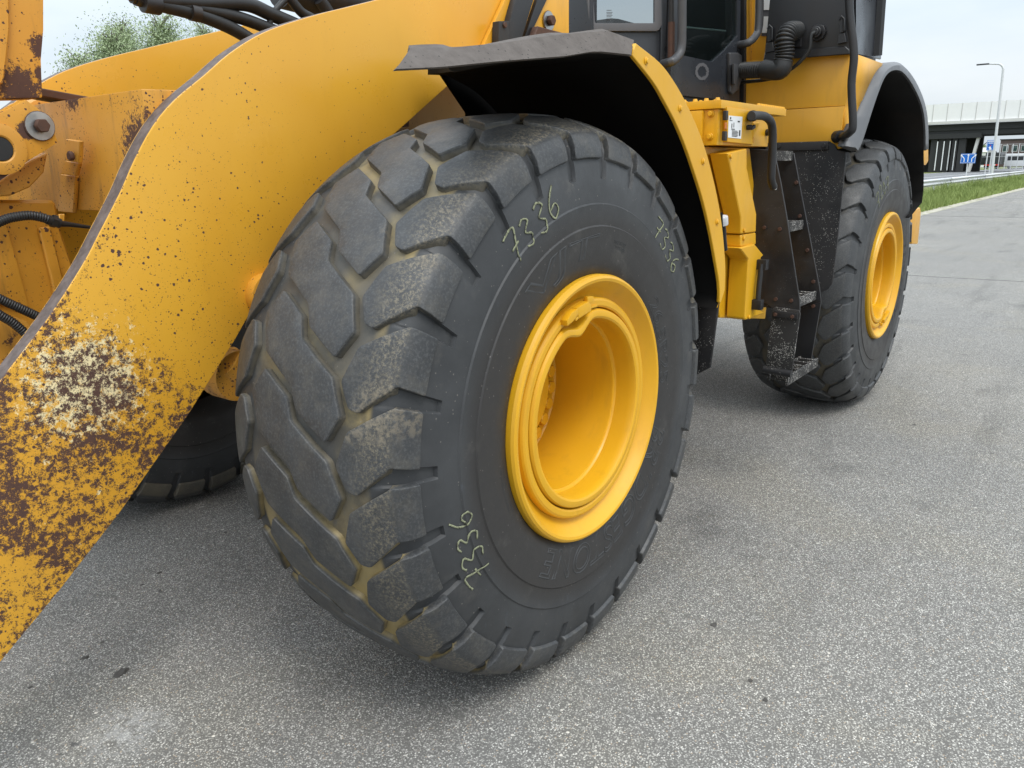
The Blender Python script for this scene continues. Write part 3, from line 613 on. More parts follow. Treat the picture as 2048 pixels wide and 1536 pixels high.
RIM_P = [(.345, -.235), (.352, -.264), (.390, -.272), (.395, -.280), (.395, -.296), (.391, -.304), (.384, -.308), (.376, -.306), (.370, -.299), (.360, -.284), (.348, -.270), (.338, -.262), (.329, -.259), (.327, -.259), (.305, -.257), (.298, -.255), (.2965, -.262), (.2955, -.282), (.292, -.289), (.286, -.291), (.275, -.291), (.269, -.288), (.266, -.280), (.265, -.262), (.265, -.218), (.2615, -.212), (.257, -.210), (.2555, -.20), (.2555, .012), (.250, .018), (.175, .018), (.168, .012), (.166, -.02), (.158, -.026), (.0005, -.026)]
def rim_mesh():
    m = lathe(RIM_P, 144, dip); bmesh.ops.recalc_face_normals(m.bm, faces=m.bm.faces[:]); me = bpy.data.meshes.new('rim'); m.bm.to_mesh(me); m.bm.free(); smooth(me, 22); me.materials.append(M['yel_new']); return me
RIM_ME = rim_mesh()
m = lathe([(.3295, -.262), (.3285, -.276), (.325, -.282), (.319, -.285), (.306, -.285), (.301, -.282), (.2995, -.276), (.2995, -.262)], 120); RING_ME = bpy.data.meshes.new('lock_ring'); bmesh.ops.recalc_face_normals(m.bm, faces=m.bm.faces[:]); m.bm.to_mesh(RING_ME); m.bm.free(); smooth(RING_ME, 22); RING_ME.materials.append(M['yel_new'])
def clamp_mesh():
    m = MB(); c = CLAMP
    q = lambda t, r, y: PP(c + t, r, y)
    m.poly([q(-3, .300, -.286), q(9.5, .300, -.286), q(9.5, .318, -.286), q(7, .330, -.286), q(-3, .332, -.286)], (0, -.018, 0))       # clamp body
    m.poly([q(-14, .314, -.284), q(-9, .309, -.284), q(-3, .314, -.284), q(-3, .331, -.284), q(-8, .335, -.284), q(-13, .328, -.284)], (0, -.022, 0))      # finger
    m.poly([q(8.5, .322, -.284), q(14, .318, -.284), q(14, .336, -.284), q(8.5, .341, -.284)], (0, -.012, 0))
    m.poly([q(-6, .300, -.284), q(-3, .300, -.284), q(-3, .309, -.284), q(-6, .309, -.284)], (0, -.02, 0))
    m.poly([q(9, .301, -.284), q(20, .301, -.284), q(20, .308, -.284), q(9, .308, -.284)], (0, -.006, 0))
    m.bevel(.003, 2); bmesh.ops.recalc_face_normals(m.bm, faces=m.bm.faces[:]); me = bpy.data.meshes.new('lock_clamp'); m.bm.to_mesh(me); m.bm.free(); smooth(me, 30); me.materials.append(M['yel_new']); return me
CLAMP_ME = clamp_mesh()
m = MB(); a = [Vector((.022 * math.cos(t * math.pi / 3), .018, .022 * math.sin(t * math.pi / 3))) + PP(0, .212, 0) for t in range(6)]; m.poly(a, (0, -.022, 0)).bevel(.002, 1); m.cyl(PP(0, .212, .018), PP(0, .212, .013), .03, 18); bmesh.ops.recalc_face_normals(m.bm, faces=m.bm.faces[:])
BOLT_ME = bpy.data.meshes.new('hub_bolt'); m.bm.to_mesh(BOLT_ME); m.bm.free(); smooth(BOLT_ME, 30); BOLT_ME.materials.append(M['yel_new'])
def kid(name, me, parent, rot=(0, 0, 0)):
    o = bpy.data.objects.new(name, me); col.objects.link(o); o.parent = parent; o.rotation_euler = rot; return o
def wheel(x, y, spin, rimspin, far=False):
    t = bpy.data.objects.new('tyre', TY_ME); col.objects.link(t); t.parent = LO; t.location = (x - 1.725, y - YC, AX); t.rotation_euler = (0, R(spin), math.pi if far else 0)
    if x > 1: t.material_slots[0].link = 'OBJECT'; t.material_slots[0].material = M['tyre_clean']
    rm = bpy.data.objects.new('rim', RIM_ME); col.objects.link(rm); rm.parent = LO; rm.location = t.location; rm.rotation_euler = (0, R(rimspin), math.pi if far else 0)
    if far:
        vs_, fs_ = [], []
        for L in LUGS:
            c0 = np.array([v.co for v in L.vertices]); f0 = [tuple(p.vertices) for p in L.polygons]
            for q in range(27):
                b = sum(len(v) for v in vs_); vs_.append(c0 @ np.array(Matrix.Rotation(R(q * PITCH), 3, 'Y')).T); fs_ += [tuple(i + b for i in f) for f in f0]
        me = bpy.data.meshes.get('tread_blocks')
        if not me:
            me = bpy.data.meshes.new('tread_blocks'); me.from_pydata(np.concatenate(vs_).tolist(), [], fs_); smooth(me, 40); me.materials.append(M['lug'])
        kid('tread', me, t)['kind'] = 'stuff'
    else:
        for L in LUGS:
            for q in range(27):
                lo_ = kid('tread_lug', L, t, (0, R(q * PITCH), 0))
                if x > 1: lo_.material_slots[0].link = 'OBJECT'; lo_.material_slots[0].material = M['lug_clean']
    kid('lock_ring', RING_ME, rm); kid('lock_clamp', CLAMP_ME, rm)
    for q in range(24): kid('hub_bolt', BOLT_ME, rm, (0, R(q * 15 + 7), 0))
    return t, rm
W1, RM1 = wheel(0, 0, 0, 0); W2, RM2 = wheel(WB, 0, 7, -190)
W3, RM3 = wheel(0, 2 * YC, 20, 40, True); W4, RM4 = wheel(WB, 2 * YC, 3, 80, True)
# raised sidewall lettering and chalk
def wrap_text(body, tyre, th0, th1, r0, r1, outline=True, shear=.0, name='sidewall_lettering', lift=.0004):
    cu = bpy.data.curves.new('t', 'FONT'); cu.body = body; cu.size = 1; cu.shear = shear
    if outline: cu.fill_mode = 'NONE'; cu.bevel_depth = .022; cu.bevel_resolution = 0
    else: cu.extrude = .02
    cu.resolution_u = 4
    ob = bpy.data.objects.new('t', cu); col.objects.link(ob); dg = bpy.context.evaluated_depsgraph_get(); me = bpy.data.meshes.new_from_object(ob.evaluated_get(dg)); bpy.data.objects.remove(ob)
    co = np.array([v.co for v in me.vertices]); mn, mx_ = co.min(0), co.max(0); rm_ = (r0 + r1) / 2
    for v in me.vertices:
        u = (v.co.x - mn[0]) / (mx_[0] - mn[0]); q = (v.co.y - mn[1]) / (mx_[1] - mn[1]); r = r0 + (r1 - r0) * q
        h = v.co.z * (r1 - r0) * .75
        v.co = PP(th0 + (th1 - th0) * u, r, -(side_y(r) + lift + max(-.001, h)))
    me.materials.clear(); o = mk(name, me, M['emboss'], tyre); smooth(me, 40); return o
DG = {'7': [[(0, .95), (.25, 1), (.6, .98), (.4, .5), (.2, 0)], [(.12, .45), (.55, .52)]], '3': [[(.05, .9), (.3, 1), (.52, .82), (.2, .55), (.5, .32), (.32, .02), (0, .1)]],
      '6': [[(.5, 1), (.18, .65), (.05, .28), (.25, 0), (.52, .2), (.4, .45), (.1, .3)]], '0': [[(.3, 1), (.05, .6), (.2, 0), (.5, .35), (.3, 1)]], '2': [[(.03, .8), (.3, 1), (.5, .75), (.02, .02), (.58, .05)]],
      '5': [[(.55, 1), (.15, .97), (.1, .58), (.45, .55), (.4, .1), (.05, .03)]], '4': [[(.35, 1), (.05, .4), (.6, .42)], [(.45, .7), (.38, 0)]]}
def chalk(text, tyre, th0, r0, h, wd=.0030, jit=1, adv=.8):
    m = MB(); r = np.random.default_rng(int(th0) + 99)
    for i, ch in enumerate(text):
        ox = i * adv + r.normal(0, .04); oy = r.normal(0, .06); sc = r.uniform(.9, 1.1)
        for st in DG[ch]:
            p = catmull([(a * sc, b * sc, 0) for a, b in st], 6); L = []
            for j, q in enumerate(p):
                d = p[min(j + 1, len(p) - 1)] - p[max(j - 1, 0)]; d.normalize(); nn = Vector((-d.y, d.x, 0)) * (wd / h) * r.uniform(.55, 1.05); row = []
                for e in (q - nn, q + nn):
                    rr_ = r0 + (e.y + oy) * h; th = th0 + math.degrees((e.x + ox) * h / (r0 + h / 2)); row.append(m.bm.verts.new(PP(th, rr_, -(side_y(rr_) + .0022))))
                L.append(row)
            for a, b in zip(L, L[1:]): m.bm.faces.new((a[0], b[0], b[1], a[1]))
    o = m.done('chalk_number', M['chalk'], tyre, fix=False); s_ = o.modifiers.new('th', 'SOLIDIFY'); s_.thickness = .0012; return o
a0, b0 = ang_of((1345, 850), -.298), ang_of((1088, 1120), -.298)
wrap_text('BRIDGESTONE', W1, a0[0] % 360, b0[0] % 360, .415, .505, True, .25)
a0, b0 = ang_of((1062, 610), -.298), ang_of((1200, 500), -.298)
wrap_text('VJT', W1, a0[0], b0[0], .425, .51, True, .1)
a0, b0 = ang_of((1316, 585), -.298), ang_of((1343, 760), -.298)
wrap_text('26.5R25', W1, a0[0] % 360, b0[0] % 360, .425, .475, True)
wrap_text('STEEL BELTED', W1, 102, 110, .485, .495, False); wrap_text('TUBELESS', W1, 103, 110, .470, .480, False)
wrap_text('TREAD 6 PLIES STEEL', W1, 336, 354, .43, .438, False); wrap_text('SIDEWALL 1 PLY STEEL', W1, 334, 354, .415, .423, False)
chalk('7336', W1, ang_of((1040, 520))[0] - 2, .585, .075); print('BS', a0, b0); chalk('7336', W1, ang_of((1338, 440))[0] - 6, .59, .07); chalk('7336', W1, ang_of((935, 1195))[0], .565, .075)
wrap_text('BRIDGESTONE', W2, 150, 235, .415, .505, True, .25)
a0 = ang_of((1737, 405))
p = U((1752, 418), 1, -.285); chalk('7207', W2, math.degrees(math.atan2(p.z - AX, -(p.x - WB))) - 7, .57, .085)
chalk('54', W3, 205, .60, .09)
def sub(o, p): o.parent = p; return o
def plate(name, px, y, th, mat, parent=None, bev=.004, side=None, ax=1):
    vec = [0, 0, 0]; vec[ax] = th; m = MB().poly(UU(px, ax, y), vec, 0, side)
    if bev: m.bevel(bev, 2)
    o = m.done(name, mat); return part(o) if parent is None else sub(o, parent)
# ---- lift arms
EDGE_PX = [(0, 765), (18.7, 740), (98.4, 635.5), (166.4, 530), (200, 466), (242, 384), (270, 320), (307, 252), (350, 200), (410, 150), (458, 108), (512, 73), (555, 54), (600, 39), (650, 25), (700, 13), (752, 0)]
up = UU(EDGE_PX, 1, .46); low = UU([(895, 172), (800, 258)], 1, .46); low2 = UU([(470, 680), (440, 728), (380, 825), (310, 925), (240, 1025), (120, 1180), (0, 1325)], 1, .46)
up_s = catmull(up, 3); d0 = (up[0] - up[2]).normalized(); dl = (low2[-1] - low2[-3]).normalized()
toe_u = [up[0] + d0 * .5, up[0] + d0 * .25]; toe_l = [low2[-1] + dl * .22, low2[-1] + dl * .42]
mid = catmull([low[1], Vector((-.26, .46, 1.47)), Vector((-.50, .46, 1.25)), low2[0]], 5)
arm_pts = toe_u + up_s + [Vector((.30, .46, 2.12)), Vector((.75, .46, 2.16)), Vector((.90, .46, 2.05)), Vector((.86, .46, 1.9)), Vector((.62, .46, 1.93))] + [low[0]] + mid + low2[1:] + toe_l
AT = .062
def arm(y0, t):
    m = MB(); p = [Vector((q.x, y0, q.z)) for q in arm_pts]; m.poly(p, (0, t, 0), 0, 1); m.bevel(.005, 2, 50)
    return part(m.done('lift_arm', [M['arm'], M['edge']], ang=25))
A1 = arm(.46, AT); A2 = arm(1.65, AT)
A1['label'] = 'near lift arm with rust chipped yellow paint'
# pin bosses and the lift cylinder seen between arm and tyre
c = U((533, 590), 1, .45); part(MB().cyl((c.x, .425, c.z), (c.x, .47, c.z), .062, 32).bevel(.01, 2).done('pin_boss', M['yel_old']))
c2 = U((462, 735), 1, .56)
part(MB().tube(catmull([(c2.x - .02, .56, c2.z + .02), (c2.x + .1, .56, c2.z - .07), (c2.x + .7, .58, c2.z - .25)], 5), .055, 20).done('lift_cylinder', M['yel_pit']))
part(MB().cyl((c2.x, .523, c2.z - .02), (c2.x, .62, c2.z - .02), .075, 24).bevel(.008, 2).done('pin_boss', M['yel_pit']))
# ---- cross beam between the arms, with pivot plates and bracket
bz0, bz1 = 1.415, 1.715
CB = part(MB().poly([(-.80, .525, bz0), (-.80, .525, bz1), (-.50, .525, bz1 + .01), (-.50, .525, bz0)], (0, 1.122, 0)).bevel(.006, 2).done('cross_beam', [M['yel_beam']]))
def pivot_plate(y, th):
    pts = UU([(52, 199), (78, 218), (100, 245), (117, 285), (60, 320), (0, 362), (-60, 385), (-110, 330), (-90, 262), (-20, 236)], 1, .80)
    return sub(MB().poly([(q.x, y, q.z) for q in pts], (0, th, 0)).bevel(.004, 2).done('pivot_plate', M['yel_old']), CB)
pivot_plate(.80, .05); pivot_plate(1.30, .05)
b = U((78, 252), 1, .80); hexbolt((b.x, .799, b.z), (0, -1, 0), .018, .02, 'pivot_bolt', M['rust'], CB, .037, M['steel'])
b = U((-2, 298), 1, .80)
mm = MB()
for r0, r1, y0, y1 in ((.03, .062, .792, .80),):
    n = 40; ri = []
    for i in range(n):
        t = 2 * math.pi * i / n; cs, sn = math.cos(t), math.sin(t)
        ri.append([mm.bm.verts.new((b.x + r * cs, y, b.z + r * sn)) for r, y in ((r1, y1), (r1, y0), (r1 - .012, y0 - .003), (r0 + .004, y0 - .003), (r0, y0), (r0, .86))])
    for i in range(n):
        for j in range(5): mm.bm.faces.new((ri[i][j], ri[(i + 1) % n][j], ri[(i + 1) % n][j + 1], ri[i][j + 1]))
    mm.bm.faces.new([q[5] for q in ri])
sub(mm.done('pin_bore', M['yel_pit']), CB)
sub(MB().cyl((b.x, .79, b.z), (b.x, .801, b.z), .028, 24).done('pin', M['hose']), CB)
# cranked bracket on the beam
br = UU([(132, 278), (158, 281), (154, 330), (146, 352), (145, 428), (116, 424), (120, 345), (129, 322)], 0, -.83)
mm = MB(); mm.poly(UU([(131, 278), (159, 282), (157, 326), (130, 321)], 0, -.845), (.012, 0, 0)).poly(UU([(130, 321), (157, 326), (150, 352), (121, 348)], 0, -.83), (.012, 0, 0)).poly(UU([(121, 348), (150, 352), (146, 426), (115, 423)], 0, -.815), (.012, 0, 0)).bevel(.002, 1)
BRK = sub(mm.done('bracket', M['yel_old']), CB)
b = U((146, 312), 0, -.85); hexbolt(b, (-1, 0, 0), .013, .012, 'bracket_bolt', M['rust'], CB)
# rounded gusset under the pivot
sub(MB().poly([Vector((q.x, .86, q.z)) for q in UU([(-80, 385), (0, 362), (60, 322), (96, 305), (88, 345), (60, 375), (20, 392), (-80, 398)], 1, .86)], (0, .4, 0)).bevel(.01, 3).done('gusset', M['yel_pit']), CB)
# ---- tilt lever standing on the beam
TL = part(MB().poly(UU([(88, -60), (88, 60), (83, 120), (86, 196), (-120, 200), (-150, -60)], 1, .90), (0, .10, 0)).bevel(.008, 2).done('tilt_lever', M['yel_old']))
sub(MB().poly(UU([(12, -60), (14, 60), (8, 120), (2, 170), (-60, 180), (-80, -60)], 1, .899), (0, -.02, 0)).bevel(.012, 3).done('lever_rib', M['yel_old']), TL)
# far pivot boss and stay behind the beam
part(MB().cyl((-.60, 1.44, 1.60), (-.60, 1.64, 1.60), .17, 40).bevel(.012, 2).done('far_pin_boss', M['yel_pit']))
part(MB().obox((-.64, 1.2, 1.735), (.16, 0, -.02), (0, .05, 0), (0, 0, .012)).bevel(.003, 1).done('stay_bar', M['rust']))
# ---- lower frame plates behind the arm
FP = part(MB().poly(UU([(-140, 400), (112, 400), (122, 455), (147, 528), (150, 780), (-140, 860)], 1, .93), (0, .07, 0)).bevel(.02, 3).done('linkage_plate', M['yel_old']))
sub(MB().poly(UU([(-140, 440), (8, 445), (30, 520), (54, 610), (46, 618), (-140, 580)], 1, .929), (0, -.012, 0)).bevel(.006, 2).done('raised_panel', M['yel_old']), FP)
sub(MB().poly(UU([(72, 455), (96, 452), (122, 560), (128, 640), (112, 648), (98, 560)], 1, .929), (0, -.018, 0)).bevel(.012, 3).done('pressed_rib', M['yel_old']), FP)
sub(MB().poly(UU([(-140, 580), (46, 640), (120, 760), (60, 900), (-140, 900)], 1, .90), (0, -.03, 0)).bevel(.008, 2).done('lower_flange', M['yel_pit']), FP)
FF = part(MB().poly([(-.12, .66, .85), (.2, .66, .62), (1.35, .66, .62), (1.35, .66, 1.95), (-.02, .66, 1.92), (-.12, .66, 1.66), (-.28, .66, 1.6)], (0, .84, 0)).bevel(.03, 2).done('front_frame', M['grime_shade']))
sub(MB().box((-.18, .30, .70), (.18, 1.86, .96)).bevel(.05, 3).done('axle', M['black_dusty']), FF)
sub(MB().cyl((0, .22, AX), (0, .5, AX), .21, 40).bevel(.02, 2).done('axle_hub', M['yel_old']), FF)
sub(MB().box((-.2, .60, 1.66), (.2, .66, 1.7)).done('frame_top_plate', M['rust']), FF)
part(MB().box((1.35, .75, .6), (2.4, 1.4, 1.0)).bevel(.03, 2).done('articulation_frame', M['yel_old']))
part(MB().box((3.15, .30, .70), (3.75, 1.86, .96)).bevel(.05, 3).done('rear_axle', M['yel_old']))
part(MB().cyl((WB, .22, AX), (WB, .5, AX), .21, 40).bevel(.02, 2).done('axle_hub', M['yel_old']))
# corrugated hoses at the left edge
for pth, r_ in (([(-60, 470), (-10, 448), (20, 436), (58, 431), (84, 435), (98, 440)], .0125), ([(-60, 570), (0, 598), (30, 612), (75, 633), (125, 660)], .0125), ([(-60, 590), (0, 630), (25, 645), (52, 668), (90, 705)], .0125)):
    part(corr(UU(pth, 1, .80), r_, .0062, 'corrugated_hose', M['hose'], None))
HF = part(MB().tube(UU([(95, 439), (120, 447)], 1, .80), .013, 14).tube(UU([(103, 441), (113, 444)], 1, .80), .017, 6).tube(UU([(120, 447), (140, 449), (190, 456)], 1, .80), .008, 10, rf=lambda t, i: .009 - .005 * t).done('hose_fitting', M['hose']))
sub(MB().poly(UU([(118, 428), (130, 428), (130, 454), (119, 454)], 1, .81), (0, .01, 0)).bevel(.002, 1).done('hose_tab', M['yel_old']), HF)
# hydraulic hoses over the arms
for pth, r_ in (([(250, -20), (300, -2), (400, 6), (490, 8), (545, 30), (620, 62)], .022), ([(262, -8), (330, 4), (420, 22), (480, 36), (530, 54), (580, 74)], .019), ([(270, -4), (330, 12), (392, 28), (440, 46), (480, 66), (530, 98)], .020), ([(590, -20), (560, 10), (545, 30), (535, 60)], .010), ([(560, -30), (600, 22), (625, 40), (600, 60)], .016)):
    part(MB().tube(catmull(UU(pth, 1, .84), 8), r_, 16).done('hydraulic_hose', M['hose']))
part(MB().tube(UU([(285, 4), (318, 10)], 1, .83), .028, 16).bevel(.004, 2).done('hose_clamp', M['black_dusty']))
part(MB().tube(UU([(380, 24), (398, 28)], 1, .835), .024, 16).done('hose_sleeve', M['black_dusty']))
TC = part(MB().tube([U((560, -30), 1, 1.0), U((700, 8), 1, 1.0), U((820, 22), 1, 1.0)], .075, 28).bevel(.006, 2).done('tilt_cylinder', M['black_dusty']))
sub(MB().tube([U((640, 0), 1, .92), U((660, 30), 1, .92)], .022, 14).done('cylinder_port', M['black']), TC)
part(MB().poly(UU([(690, -20), (720, 18), (800, -4), (790, -40)], 1, 1.02), (0, .06, 0)).bevel(.01, 2).done('linkage_lug', M['yel']))
# ---- front tower plate right of the arm
TP = part(MB().poly(UU([(1010, 0), (1020, -30), (1138, -30), (1138, 95), (1060, 130), (940, 150)], 1, .44), (0, .018, 0)).bevel(.003, 2).done('tower_plate', M['yel']))
sub(MB().poly(UU([(1046, -20), (1076, -20), (1038, 84), (1018, 84), (1019, 44), (998, 84), (997, 42), (1018, 40)], 1, .42), (0, .012, 0)).done('lamp_bracket', M['black_dusty']), TP) if False else None
sub(MB().poly(UU([(1040, -30), (1076, -30), (1040, 90), (1016, 90), (1019, 44)], 1, .41), (0, .028, 0)).bevel(.003, 2).done('mirror_strut', M['black_dusty']), TP)
sub(MB().poly(UU([(1084, -30), (1108, -30), (1060, 72), (1044, 92)], 1, .425), (0, .02, 0)).bevel(.003, 2).done('mirror_strut', M['black']), TP)
sub(MB().poly(UU([(998, 42), (1018, 42), (1018, 95), (997, 95)], 1, .405), (0, .03, 0)).bevel(.003, 2).done('strut_foot', M['black_dusty']), TP)
b = U((1008, 50), 1, .405); hexbolt(b, (0, -1, 0), .010, .008, 'strut_bolt', M['rust'], TP)
sub(MB().poly(UU([(1076, 52), (1135, 68), (1150, 95), (1060, 95)], 1, .40), (0, .05, 0)).bevel(.003, 1).done('bracket_plate', M['rust']), TP)
b = U((1096, 42), 1, .438); hexbolt(b, (0, -1, 0), .020, .02, 'tower_bolt', M['rust'], TP, .037, M['steel'])
# ---- front fender
YO = -.33
outer = [(1262, 86), (1272, 86), (1320, 125), (1347, 160), (1370, 200), (1392, 247), (1410, 295), (1425, 350), (1436, 400), (1444, 450), (1449, 500), (1451, 540), (1450, 580), (1441, 607)]
inner = [(1254, 106), (1264, 110), (1308, 166), (1331, 206), (1352, 246), (1372, 294), (1389, 344), (1404, 392), (1416, 440), (1426, 490), (1433, 530), (1438, 560), (1440, 585), (1439, 604)]
oo = UU(outer, 1, YO); ii = UU(inner, 1, YO)
def strip(a, b, th):
    m = MB(); A = [m.bm.verts.new(p) for p in a]; B = [m.bm.verts.new(p) for p in b]; A2_ = [m.bm.verts.new(p + Vector((0, th, 0))) for p in a]; B2_ = [m.bm.verts.new(p + Vector((0, th, 0))) for p in b]; n = len(a)
    for i in range(n - 1):
        for q in ((A[i], A[i + 1], B[i + 1], B[i]), (A2_[i], B2_[i], B2_[i + 1], A2_[i + 1]), (A[i], A2_[i], A2_[i + 1], A[i + 1]), (B[i], B[i + 1], B2_[i + 1], B2_[i])): m.bm.faces.new(q)
    m.bm.faces.new((A[0], B[0], B2_[0], A2_[0])); m.bm.faces.new((A[-1], A2_[-1], B2_[-1], B[-1])); return m
os_, is_ = catmull(oo[1:-1], 4), catmull(ii[1:-1], 4)
os_ = os_ + [oo[-1]]; is_ = is_ + [ii[-1]]
# fender shell: outside yellow, inside black
FD = None
m = MB(); prev = None; path = [Vector((q.x - .012, 0, q.z - .014)) for q in os_]
rows = []
for q in path: rows.append([m.bm.verts.new((q.x, y, q.z)) for y in (YO + .006, -.1, .15, .37)])
for a, b_ in zip(rows, rows[1:]):
    for j in range(3): m.bm.faces.new((a[j], b_[j], b_[j + 1], a[j + 1]))
for f in m.bm.faces[:]: f.material_index = 0
rows2 = [[m.bm.verts.new(v.co - Vector((.006 * (0.5 + i / len(rows)), 0, .006 * (1 - i / len(rows) * .7)))) for v in r_] for i, r_ in enumerate(rows)]
for a, b_ in zip(rows2, rows2[1:]):
    for j in range(3): m.bm.faces.new((a[j], a[j + 1], b_[j + 1], b_[j])).material_index = 1
FD = part(m.done('front_fender', [M['yel_new'], M['under']], fix=True, ang=40))
TRIM = sub(strip(os_, is_, .012).bevel(.002, 1, 50).done('fender_trim', M['yel_new'], ang=40), FD)
for px in ((1292, 122), (1360, 217), (1406, 323), (1434, 444)): 
    b = U(px, 1, YO); sub(MB().cyl(b, b + Vector((0, -.003, 0)), .011, 18).cyl(b, b + Vector((0, -.007, 0)), .007, 14).bevel(.002, 1).done('trim_bolt', M['yel_new']), FD)
# inner wheel-house wall
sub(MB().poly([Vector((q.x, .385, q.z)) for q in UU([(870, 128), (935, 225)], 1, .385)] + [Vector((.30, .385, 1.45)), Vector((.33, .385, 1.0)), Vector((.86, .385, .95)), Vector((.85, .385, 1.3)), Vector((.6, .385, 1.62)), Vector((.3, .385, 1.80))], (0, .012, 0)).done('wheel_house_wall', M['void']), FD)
# grey rubber cap over the fender's front
bot = UU([(792, 138), (880, 134), (1000, 122), (1130, 112), (1185, 103), (1205, 103), (1262, 109)], 1, -.345)
top = UU([(820, 98), (905, 95), (1010, 85), (1108, 70), (1190, 63), (1218, 62), (1268, 80)], 1, -.305)
m = MB(); rows = []
NS = 28
def sample(L, t):
    f = t * (len(L) - 1); i = min(int(f), len(L) - 2); return L[i].lerp(L[i + 1], f - i)
for s_ in range(NS + 1):
    t = s_ / NS; a, b_ = sample(bot, t), sample(top, t)
    step = .005 + .003 * math.tanh(2 * math.sin(t * 16.0 + .6))
    b_ = b_ + Vector((0, 0, .0)); yi = max(b_.y + .03, min(.375, -.26 + (b_.x + .58) * 1.0)); wq = .9 * (1 - t) ** 2
    rows.append([m.bm.verts.new(p) for p in (a, b_, Vector((b_.x + .02 * wq, b_.y + .02, b_.z + step)), Vector((b_.x + wq * ((yi - b_.y) / 2 + .01), (b_.y + yi) / 2 + .01, b_.z + .004 + step)), Vector((b_.x + wq * (yi - b_.y), yi, b_.z + .002 + step)))])
for a, b_ in zip(rows, rows[1:]):
    for j in range(4): m.bm.faces.new((a[j], b_[j], b_[j + 1], a[j + 1]))
bmesh.ops.recalc_face_normals(m.bm, faces=m.bm.faces[:])
under = []
lower = [[m.bm.verts.new(Vector((v.co.x, v.co.y + (.009 if j == 0 else .004), v.co.z - .003 if j == 0 else (lambda w_: (v.co.z - .010) * (1 - w_) + (r_[0].co.z + .004 + .002 * j) * w_)(min(1, max(0, (i_ / NS - .1) / .12)))))) for j, v in enumerate(r_)] for i_, r_ in enumerate(rows)]
for a, b_ in zip(lower, lower[1:]):
    for j in range(4): m.bm.faces.new((a[j], a[j + 1], b_[j + 1], b_[j])).material_index = 1
for i in range(NS):
    m.bm.faces.new((rows[i][0], lower[i][0], lower[i + 1][0], rows[i + 1][0])); m.bm.faces.new((rows[i][4], rows[i + 1][4], lower[i + 1][4], lower[i][4])).material_index = 1
for i in (0, NS):
    for j in range(4): m.bm.faces.new((rows[i][j], rows[i][j + 1], lower[i][j + 1], lower[i][j]))
sub(m.done('fender_cap', [M['cap'], M['under']], ang=28), FD)
# mud flap behind the front tyre
FLAP = part(MB().poly([(.885, -.30, 1.14), (.885, .34, 1.14), (.885, .34, .74), (.885, -.17, .70), (.885, -.27, .765)], (.012, 0, 0)).bevel(.003, 1).done('mud_flap', M['black_speck']))
sub(MB().box((.868, -.26, 1.06), (.884, .3, 1.12)).bevel(.004, 1).done('flap_clamp', M['black_dusty']), FLAP)
sub(MB().poly([(.84, -.31, 1.12), (.84, .36, 1.12), (.80, .36, 1.35), (.80, -.31, 1.35)], (.03, 0, 0)).done('flap_carrier', M['under']), FLAP)
# ---- platform, service box and covers
c = U((1443, 199), 1, -.2); e = U((1573, 219), 1, -.2); pz = c.z
PL = part(MB().poly([(c.x, -.2, pz - .03), (e.x, -.2, pz - .03), (e.x, .34, pz - .03), (c.x, .34, pz - .03)], (0, 0, .03)).bevel(.003, 2).done('platform', M['yel_new']))
m = MB()
for i in range(9):
    y = -.18 + i * .045; m.cyl((c.x + .012, y, pz - .004), (c.x + .012, y, pz + .009), .011, 10, 0, .007)
for i in range(12):
    x = e.x - .012 - i * .026; m.cyl((x, -.188, pz - .004), (x, -.188, pz + .008), .009, 10, 0, .006)
for i in range(14):
    for j in range(8): m.cyl((c.x + .06 + i * .046, -.15 + j * .06, pz - .004), (c.x + .06 + i * .046, -.15 + j * .06, pz + .007), .010, 8, 0, .006)
sub(m.done('grip_studs', M['yel_new']), PL)['kind'] = 'stuff'
cb = U((1437, 290), 1, -.185); x0 = c.x + .012; z0 = cb.z; xe = U((1535, 298), 1, -.185).x
SB = part(MB().poly([(x0, -.185, z0), (xe, -.185, z0), (xe, .10, z0), (x0, .10, z0)], (0, 0, pz - .031 - z0)).bevel(.004, 2).done('service_box', M['yel_new']))
sub(MB().poly([(x0 - .001, -.13, z0 + .002), (x0 - .001, .04, z0 + .002), (x0 - .001, .04, pz - .034), (x0 - .001, -.13, pz - .034)], (-.02, 0, 0)).bevel(.005, 2).done('front_cover', M['yel_new']), SB)
for px in ((1429, 227), (1427, 273)):
    b = U(px, 0, x0); hexbolt((x0, -.157, b.z), (-1, 0, 0), .0095, .009, 'cover_bolt', M['yel_new'], SB, .013)
lid = [(1445, 214), (1498, 222), (1497, 289), (1446, 284)]
LID = sub(MB().poly(UU(lid, 1, -.186), (0, -.018, 0)).bevel(.003, 2).done('box_lid', M['yel_new']), SB)
sub(MB().poly(UU([(1457, 231), (1484.5, 233.5), (1481.5, 277.5), (1455.5, 275)], 1, -.2045), (0, -.0012, 0)).done('label_sticker', M['white']), SB)
m = MB()
for (u0, u1, v0, v1) in ((.12, .2, .06, .16), (.1, .3, .2, .23), (.7, .85, .2, .26), (.25, .3, .35, .55), (.4, .44, .3, .52), (.25, .5, .58, .62), (.3, .7, .66, .69), (.3, .75, .72, .75), (.3, .72, .78, .81), (.3, .74, .84, .87), (.3, .7, .9, .93), (.82, .92, .62, .88)):
    f = lambda u, v: U((1457 + 27 * u - 1.6 * v, 231 + 2.5 * u + 44 * v), 1, -.206); m.poly([f(u0, v0), f(u1, v0), f(u1, v1), f(u0, v1)], (0, -.0006, 0))
sub(m.done('sticker_print', M['ink']), SB)
for py in ((1451, 231), (1449, 272)):
    b = U(py, 1, -.205); sub(MB().obox(b, (.010, 0, 0), (0, .007, 0), (0, 0, .017)).bevel(.003, 2).done('lid_hinge', M['black']), SB)
